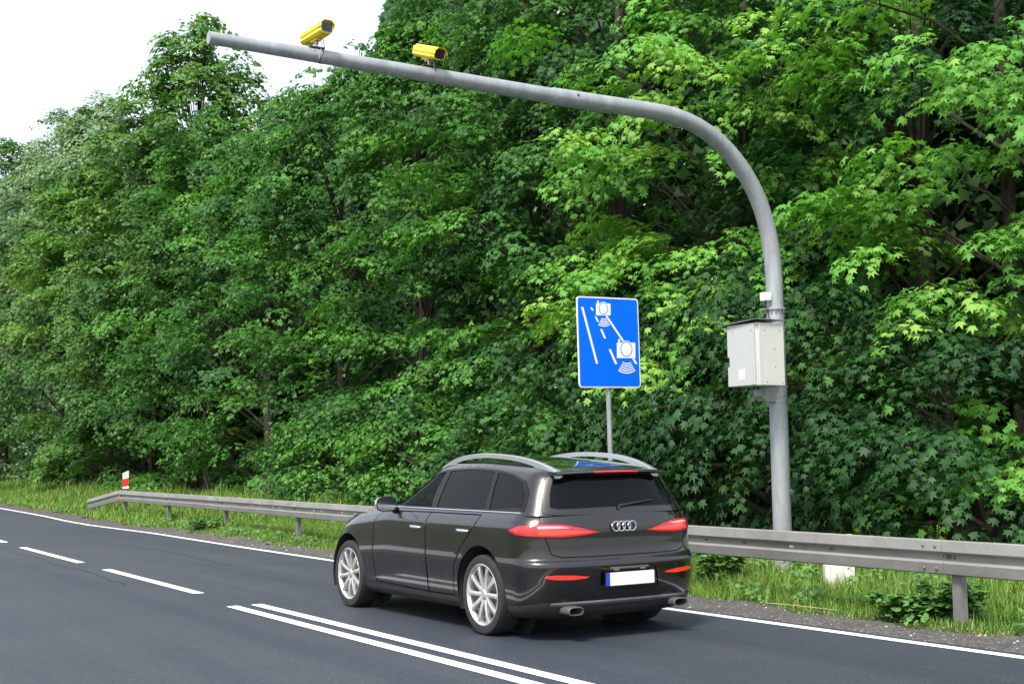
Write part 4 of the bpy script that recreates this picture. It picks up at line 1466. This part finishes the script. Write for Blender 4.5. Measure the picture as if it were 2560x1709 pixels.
total = 0
TREES = [
    dict(label='bright green maple at the right edge of the picture, beyond the guardrail post', X=16.6, Y=11.6, h=15, Rr=3.5, boughs=60, pads=8, m=88, ls=.145, tint=.80, zmax=8.4, padL=.68, seed=1),  # green of its own, tint raised further for sunlit leaves
    dict(label='shadowy maple with shade-darkened leaf colour set back directly to the right of the mast', X=18.2, Y=15.6, h=17, Rr=3.2, boughs=66, pads=8, m=72, ls=.14, tint=.14, zmax=9.4, padL=.62, seed=2),  # low tint paints the shade of this tree into its leaves
    dict(label='brightest yellow-green maple inside the bend of the mast, above the blue sign', X=16.6, Y=18.6, h=17, Rr=3.4, boughs=66, pads=8, m=92, ls=.142, tint=.86, zmax=10.4, padL=.66, seed=3),  # yellow-green hue, with sunlit highlights added by the high tint
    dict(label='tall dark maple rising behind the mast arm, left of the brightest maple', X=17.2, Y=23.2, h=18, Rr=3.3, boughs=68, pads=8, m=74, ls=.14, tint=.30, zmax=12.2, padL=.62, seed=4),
    dict(label='tall maple that tops the frame beside the open sky', X=17.0, Y=26.4, h=19.5, Rr=3.2, boughs=70, pads=8, m=70, ls=.145, lod=1, tint=.50, padL=.62, zmax=13.6, seed=5),
    dict(label='medium maple under the yellow camera in front of the trees', X=16.2, Y=30.9, h=14.2, Rr=2.6, boughs=50, pads=8, m=56, ls=.16, lod=1, tint=.42, padL=.62, seed=6),
    dict(label='lower round maple under the camera seen against the sky', X=16.6, Y=37.0, h=13.8, Rr=3.3, boughs=50, pads=8, m=56, ls=.16, lod=1, tint=.40, padL=.64, seed=7),
    dict(label='round maple in the dip of the skyline left of the cameras', X=16.8, Y=43.6, h=14.6, Rr=3.5, boughs=50, pads=8, m=56, ls=.165, lod=1, tint=.40, padL=.68, seed=8),
    dict(label='tall pointed tree whose top stands just left of the arm tip', X=18.4, Y=56.6, h=21.2, Rr=4.9, kind='dome', boughs=135, pads=7, m=48, ls=.19, lod=2, tint=.55, padL=.66, seed=9, mat='leaf_far', name='broadleaf_tree', reach=(.5, 1.04)),
    dict(label='broad green maple below the tall pointed tree', X=16.8, Y=49.5, h=15.2, Rr=3.6, boughs=50, pads=8, m=56, ls=.17, lod=1, tint=.42, padL=.72, seed=10),
    dict(label='full green maple behind the sloping guardrail end', X=16.6, Y=56.0, h=14.8, Rr=3.8, boughs=50, pads=9, m=72, ls=.165, lod=2, tint=.36, padL=.74, seed=11, mat='leaf_far'),
    dict(label='yellowish green tree in the left part of the wood edge', X=16.6, Y=63.5, h=16.0, Rr=4.0, boughs=50, pads=9, m=72, ls=.175, lod=2, tint=.62, padL=.78, seed=12, mat='leaf_far', name='broadleaf_tree'),
    dict(label='pale silvery green tree on the left skyline', X=18.2, Y=74.0, h=22.0, Rr=4.2, kind='dome', boughs=110, pads=7, m=36, ls=.22, lod=2, tint=.6, padL=.95, seed=13, mat='leaf_pale', name='poplar_tree'),
    dict(label='green tree at the left picture edge, lower part of the wood', X=16.6, Y=72.5, h=17.0, Rr=4.2, boughs=50, pads=9, m=72, ls=.18, lod=2, tint=.34, padL=.82, seed=14, mat='leaf_far', name='broadleaf_tree'),
    dict(label='second pale tree on the skyline, left of the silvery one', X=18.6, Y=85.0, h=23.3, Rr=4.2, kind='dome', boughs=100, pads=7, m=34, ls=.24, lod=2, tint=.35, padL=1.0, seed=15, mat='leaf_pale', name='poplar_tree'),
    dict(label='dark green tree cut by the left picture edge against the sky', X=17.2, Y=92.0, h=23.5, Rr=4.8, boughs=100, pads=6, m=34, ls=.25, lod=2, tint=.28, padL=.9, seed=16, mat='leaf_far', name='broadleaf_tree'),
    dict(label='far tree lowest on the left skyline', X=17.5, Y=103.0, h=23.5, Rr=5.0, boughs=70, pads=6, m=30, ls=.28, lod=2, tint=.35, padL=1.1, seed=17, mat='leaf_far', name='broadleaf_tree'),
]
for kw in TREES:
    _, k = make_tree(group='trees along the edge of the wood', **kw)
    total += k

# low maple shrubs at the wood's foot; overhang shade put into the right-hand tints
SHRUBS = [
    ('low shade-toned maple shrub behind the guardrail post at the right', 13.9, 11.2, 3.0, 1.7, .10, 0),
    ('shade-toned maple shrub behind the concrete marker slab', 14.3, 13.4, 3.6, 1.7, .08, 0),
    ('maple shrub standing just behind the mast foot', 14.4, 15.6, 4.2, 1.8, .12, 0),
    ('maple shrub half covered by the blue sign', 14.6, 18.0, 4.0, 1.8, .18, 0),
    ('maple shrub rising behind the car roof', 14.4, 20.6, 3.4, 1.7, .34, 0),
    ('light green maple shrub behind the door mirror of the car', 14.4, 23.8, 2.8, 1.6, .42, 0),
    ('maple shrub behind the third guardrail post from the sloping end', 14.4, 27.4, 3.0, 1.7, .40, 1),
    ('maple shrub behind the second guardrail post from the sloping end', 14.4, 32.0, 3.2, 1.8, .44, 1),
]
protos = {}
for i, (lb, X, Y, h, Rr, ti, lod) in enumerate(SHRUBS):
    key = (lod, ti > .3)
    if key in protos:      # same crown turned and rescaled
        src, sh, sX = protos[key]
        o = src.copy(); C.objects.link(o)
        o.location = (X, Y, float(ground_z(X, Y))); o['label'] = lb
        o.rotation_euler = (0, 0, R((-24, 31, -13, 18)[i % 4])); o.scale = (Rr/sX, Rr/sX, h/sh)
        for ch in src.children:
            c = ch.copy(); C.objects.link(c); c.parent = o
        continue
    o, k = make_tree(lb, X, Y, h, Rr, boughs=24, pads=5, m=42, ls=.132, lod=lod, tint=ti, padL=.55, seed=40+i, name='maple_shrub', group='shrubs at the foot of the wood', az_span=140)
    o['category'] = 'shrub'
    protos[key] = (o, h, Rr)
    total += k

# the wood behind: one foliage mass, its inner shade put into low tints, and trunks
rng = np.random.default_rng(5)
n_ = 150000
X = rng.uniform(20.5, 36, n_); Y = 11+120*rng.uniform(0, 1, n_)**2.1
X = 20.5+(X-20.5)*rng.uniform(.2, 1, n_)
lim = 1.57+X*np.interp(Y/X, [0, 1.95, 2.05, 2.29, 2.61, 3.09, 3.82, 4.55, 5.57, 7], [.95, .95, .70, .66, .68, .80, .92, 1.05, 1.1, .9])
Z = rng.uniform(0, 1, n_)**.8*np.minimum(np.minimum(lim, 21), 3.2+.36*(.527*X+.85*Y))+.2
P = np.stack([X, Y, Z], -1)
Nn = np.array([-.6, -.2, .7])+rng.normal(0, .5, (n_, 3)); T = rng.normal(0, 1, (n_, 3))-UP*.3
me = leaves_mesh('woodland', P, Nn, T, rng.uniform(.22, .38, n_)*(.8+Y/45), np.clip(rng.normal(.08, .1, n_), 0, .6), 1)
tag(link('woodland', me, M['leaf_far']), 'shade-toned depth of the wood behind the front trees', kind='stuff')
TR2 = [(18.6, 13.2, .2), (19.4, 14.6, .15), (20.0, 17.0, .17)]
mb = MB()
for i, (X, Y, r_) in enumerate(TR2):
    b_ = MB().tube([(.05*math.sin(k*1.3+i), .05*math.cos(k+i), -.2+k*1.6) for k in range(9)], [r_*(1-.06*k) for k in range(9)], 9)
    lb = ['thickest dark trunk in the shaded gap at the right picture edge', 'slim dark trunk in the shaded gap near the right picture edge', 'dark trunk in the gap just right of the mast bend'][i]
    o = tag(b_.build('tree_trunk', M['bark'], smooth=True), lb, 'tree', 'trunks inside the wood')
    o.location = (X, Y, float(ground_z(X, Y)))

# grass
rng = np.random.default_rng(11)


def blades(X, Y, hgt, wid, tint, lod=0, base=None):
    n_ = len(X)
    Z = ground_z(X, Y) if base is None else base
    az = rng.uniform(0, 2*math.pi, n_)
    d = np.stack([np.cos(az), np.sin(az), np.zeros(n_)], -1)
    s_ = np.stack([-np.sin(az), np.cos(az), np.zeros(n_)], -1)
    s_ = nrm(s_+np.array([.85, -.53, 0])*np.sign((s_*np.array([.85, -.53, 0])).sum(-1, keepdims=True))*.8)
    bend = rng.uniform(.08, .75, n_)**1.2
    B = np.stack([X, Y, Z-.02], -1)
    lv = [0, .4, .75, 1.0] if lod == 0 else [0, .55, 1.0]
    rows = []
    for t in lv:
        c = B+d*(bend*hgt*t*t)[:, None]+UP*(hgt*(t-.25*bend*t*t))[:, None]
        ww = wid*(1-t**1.6)*.5+.0006
        if t == 1.0: rows.append(c[:, None])
        else: rows.append(np.stack([c-s_*ww[:, None], c+s_*ww[:, None]], 1))
    V = np.concatenate(rows, 1)
    k = V.shape[1]
    f = []
    for r_ in range(len(lv)-2):
        f += [(2*r_, 2*r_+1, 2*r_+3), (2*r_, 2*r_+3, 2*r_+2)]
    r_ = len(lv)-2
    f.append((2*r_, 2*r_+1, 2*r_+2))
    F = np.array(f)[None]+(np.arange(n_)*k)[:, None, None]
    return V.reshape(-1, 3), F.reshape(-1, 3), np.repeat(np.clip(tint, 0, 1), k)


def patch_noise(x, y):
    return .5+.25*np.sin(x*1.9+1.3*np.sin(y*.7))+.25*np.sin(y*1.3+x*.8+2*np.sin(x*.5))


def grass(name, label, n_, y0, y1, dx0, dx1, h0, h1, wid, lod=0, ypow=1.0, tall=.05, tmean=.5, edge=True):
    u = rng.uniform(0, 1, n_)**ypow
    Y = y0+(y1-y0)*u
    dx = rng.uniform(dx0, dx1, n_)
    # tufts
    k = rng.uniform(0, 1, n_) < .55
    Y = np.where(k, np.round(Y/.16)*.16+rng.normal(0, .035, n_), Y)
    dx = np.where(k, np.round(dx/.14)*.14+rng.normal(0, .03, n_), dx)
    X = edge_x(Y)+dx
    pn = patch_noise(X, Y)
    lim = .86+.22*np.sin(Y*1.3)+.14*np.sin(Y*3.7+1)+.08*np.sin(Y*9.1)
    ok = (dx > lim+rng.exponential(.05, n_)*0-rng.exponential(.07, n_)) if edge else np.ones(n_, bool)
    X, Y, dx, pn = X[ok], Y[ok], dx[ok], pn[ok]
    n2 = len(X)
    grow = np.clip((dx-.75)/2.2, 0, 1)+1.0*np.clip((dx-3.3)/.8, 0, 1)
    hg = (h0+(h1-h0)*grow)*(.6+.6*pn)*rng.uniform(.5, 1.25, n2)
    hg *= np.clip(.45+(dx-.8)/.5, .35, 1)
    ti = tmean+.16*(pn-.5)+rng.normal(0, .19, n2)
    dry = rng.uniform(0, 1, n2) < np.where(dx < 1.2, .13, .03)
    ti = np.where(dry, rng.uniform(.88, 1, n2), ti)
    tl = rng.uniform(0, 1, n2) < tall
    hg = np.where(tl, hg*1.7, hg)
    ti = np.where(tl, rng.uniform(.65, .97, n2), ti)
    wd = np.where(tl, wid*.55, wid)*rng.uniform(.6, 1.3, n2)
    V, F, t_ = blades(X, Y, hg, wd, ti, lod)
    return tag(link(name, mesh_from(name, V, F, t_), M['grass']), label, kind='stuff')


grass('grass', 'long green roadside grass around the guardrail', 100000, 5.5, 30, .6, 4.9, .12, .22, .0115, 1, 1.15, tmean=.43)
grass('grass', 'green roadside grass in the distance beyond the car', 44000, 30, 110, .6, 5.4, .15, .30, .036, 1, 1.5, tmean=.44)
grass('grass', 'low grass on the near side of the road', 9000, -2, 24, -12.5, -7.9, .1, .16, .014, 1, edge=False)

rng = np.random.default_rng(33)
nc = 330
cy = 6+28*rng.uniform(0, 1, nc)**1.2; cdx = .85+3.6*rng.uniform(0, 1, nc)
k_ = rng.integers(8, 22, nc)
Yc = np.repeat(cy, k_); Xc = np.repeat(edge_x(cy)+cdx, k_); rad = np.repeat(rng.uniform(.05, .16, nc), k_)
n_ = len(Yc)
aa = rng.uniform(0, 6.28, n_); ss = np.sqrt(rng.uniform(0, 1, n_))*rad
Xw = Xc+ss*np.cos(aa); Yw = Yc+ss*np.sin(aa)
Zw = ground_z(Xw, Yw)+np.repeat(rng.uniform(.05, .22, nc), k_)*rng.uniform(.4, 1.1, n_)
me = leaves_mesh('weeds', np.stack([Xw, Yw, Zw], -1), UP+np.array([-.4, -.2, 0])+rng.normal(0, .35, (n_, 3)), np.stack([np.cos(aa), np.sin(aa), np.full(n_, -.1)], -1), rng.uniform(.035, .085, n_), np.repeat(rng.uniform(.5, 1.0, nc), k_)+rng.normal(0, .1, n_), 2)
tag(link('weeds', me, M['weed']), 'low broad-leaved weeds scattered through the verge grass', kind='stuff')

# seed heads: slender stalks with panicles
n_ = 170
Y = rng.uniform(6.5, 34, n_); X = edge_x(Y)+rng.uniform(1.3, 4.2, n_); Z = ground_z(X, Y)
Vs, Fs, Ts_ = [], [], []
hh = rng.uniform(.35, .62, n_)
V, F, t_ = blades(X, Y, hh, np.full(n_, .004), rng.uniform(.75, .98, n_), 0)
Vs.append(V); Fs.append(F); Ts_.append(t_)
tips = V.reshape(n_, 7, 3)[:, 6]; pre = V.reshape(n_, 7, 3)[:, 4]
m_ = 14
u = rng.uniform(0, 1, (n_, m_, 1))
Pp = tips[:, None]+(pre-tips)[:, None]*u*.7
P = Pp.reshape(-1, 3)+rng.normal(0, .008, (n_*m_, 3))
me2 = leaves_mesh('x', P, rng.normal(0, 1, (len(P), 3)), np.repeat(tips-pre, m_, 0)+rng.normal(0, .05, (len(P), 3)), np.full(len(P), .018), rng.uniform(.8, 1, len(P)), 2)
me1 = mesh_from('grass_stalks', V, F, t_)
tag(link('grass', me1, M['grass']), 'thin dry grass stalks among the verge grass', kind='stuff')
tag(link('grass', me2, M['grass']), 'feathery seed heads of the verge grass', kind='stuff')


# mugwort-like weeds with cut leaves
def weed(label, X, Y, h, stems, seed, spread=.3):
    global rng
    rng = np.random.default_rng(seed)
    root = empty('roadside_weed', (X, Y, float(ground_z(X, Y))), 0, label, 'plant', 'leafy weeds by the guardrail')
    sm = MB(); Ps, Ns, Ts = [], [], []
    for s_ in range(stems):
        az = rng.uniform(0, 2*math.pi); rr_ = spread*math.sqrt(rng.uniform(0, 1))
        b0 = np.array([rr_*math.cos(az)*.5, rr_*math.sin(az)*.5, 0]); hh_ = h*rng.uniform(.6, 1.05)
        tp = b0+np.array([math.cos(az)*rr_*.8, math.sin(az)*rr_*.8, hh_])
        sm.tube([b0, (b0+tp)/2+np.array([0, 0, .03]), tp], [.006, .005, .002], 5, cap=False)
        for k in range(11):
            t = .15+.85*k/10
            c = b0+(tp-b0)*t
            a2 = k*2.4+rng.uniform(0, 1)
            d = np.array([math.cos(a2), math.sin(a2), .25])
            L = .15*(1.15-t*.6)
            # a cut leaf: leaflets along a midrib
            for q in range(5):
                u_ = .25+.75*q/4
                for sg in ((-1, 1) if q < 4 else (0,)):
                    sd2 = np.array([-d[1], d[0], 0])*sg
                    Ps.append(c+d*L*u_+sd2*.016-UP*(.05*u_*u_))
                    Ts.append(d*.6+sd2*.8-UP*.15); Ns.append(UP+rng.normal(0, .25, 3))
    P = np.array(Ps); n2 = len(P)
    me = leaves_mesh('foliage', P, np.array(Ns), np.array(Ts), rng.uniform(.045, .075, n2), np.clip(rng.normal(.75, .2, n2), 0, 1), 2)
    link('foliage', me, M['weed'], root)
    sm.build('stems', M['weed'], root, smooth=True, fix=False)


weed('bushy dark green weed left of the bolted guardrail post', 9.66, 8.58, .26, 20, 61, .27)
weed('upright cut-leaved weed touching the bolted guardrail post', 9.95, 8.36, .33, 14, 62, .22)
weed('small weed in the grass under the guardrail, right of the car tail', 10.5, 12.3, .5, 16, 63, .3)
weed('small weed in the grass beneath the left half of the guardrail', 9.75, 29.0, .3, 14, 64, .3)

# a few white umbels
for i, (X, Y, h, lb) in enumerate(((10.5, 7.55, .42, 'white flower head in the grass near the right picture edge'), (10.2, 7.35, .32, 'small white flower right of the bolted guardrail post'))):
    fl = empty('wild_flower', (X, Y, float(ground_z(X, Y))), 0, lb, 'flower', 'white wild flowers')
    MB().tube([(0, 0, 0), (.01, .01, h*.5), (0, .02, h)], [.003, .0025, .002], 5).build('stem', M['weed'], fl, smooth=True)
    mb = MB()
    for k in range(14):
        a = k*2.4; r_ = .006*math.sqrt(k)*1.6
        mb.lathe([(0, .006), (.006, .003), (.008, -.002)], 'z', (r_*math.cos(a), .02+r_*math.sin(a), h+.003*math.sin(k)), 6)
    mb.build('flower_head', M['petal'], fl)

# loose pale stones on the shoulder and a dry stalk
rng = np.random.default_rng(21)
n_ = 1500
Y = rng.uniform(5.5, 30, n_); dx = rng.uniform(.13, 1.0, n_); X = edge_x(Y)+dx
tv = np.array([(1, 0, 0), (0, 1, 0), (-1, 0, 0), (0, -1, 0), (.2, .1, .7), (-.2, -.2, .6)])
tf = np.array([(0, 1, 4), (1, 2, 4), (2, 5, 4), (2, 3, 5), (3, 0, 5), (0, 4, 5)])
sz = rng.exponential(.003, n_)+.0028
an = rng.uniform(0, 6.28, n_)
ca, sa = np.cos(an), np.sin(an)
V = np.zeros((n_, 6, 3))
V[:, :, 0] = X[:, None]+sz[:, None]*(tv[None, :, 0]*ca[:, None]-tv[None, :, 1]*sa[:, None])
V[:, :, 1] = Y[:, None]+sz[:, None]*(tv[None, :, 0]*sa[:, None]+tv[None, :, 1]*ca[:, None])
V[:, :, 2] = (.004+np.clip(dx-.15, 0, 1)*.012)[:, None]+sz[:, None]*tv[None, :, 2]*rng.uniform(.6, 1.2, n_)[:, None]
F = tf[None]+(np.arange(n_)*6)[:, None, None]
tag(link('gravel', mesh_from('gravel', V.reshape(-1, 3), F.reshape(-1, 3)), M['stone']), 'loose pale stones on the dark shoulder', kind='stuff')
ds = MB().tube([(9.32, 10.25, .03), (9.36, 9.9, .035), (9.42, 9.55, .03), (9.45, 9.3, .028)], [.004, .005, .005, .003], 6).build('dry_stalk', M['straw'], smooth=True)
tag(ds, 'dry straw-coloured stalk lying at the edge of the gravel', 'stalk')
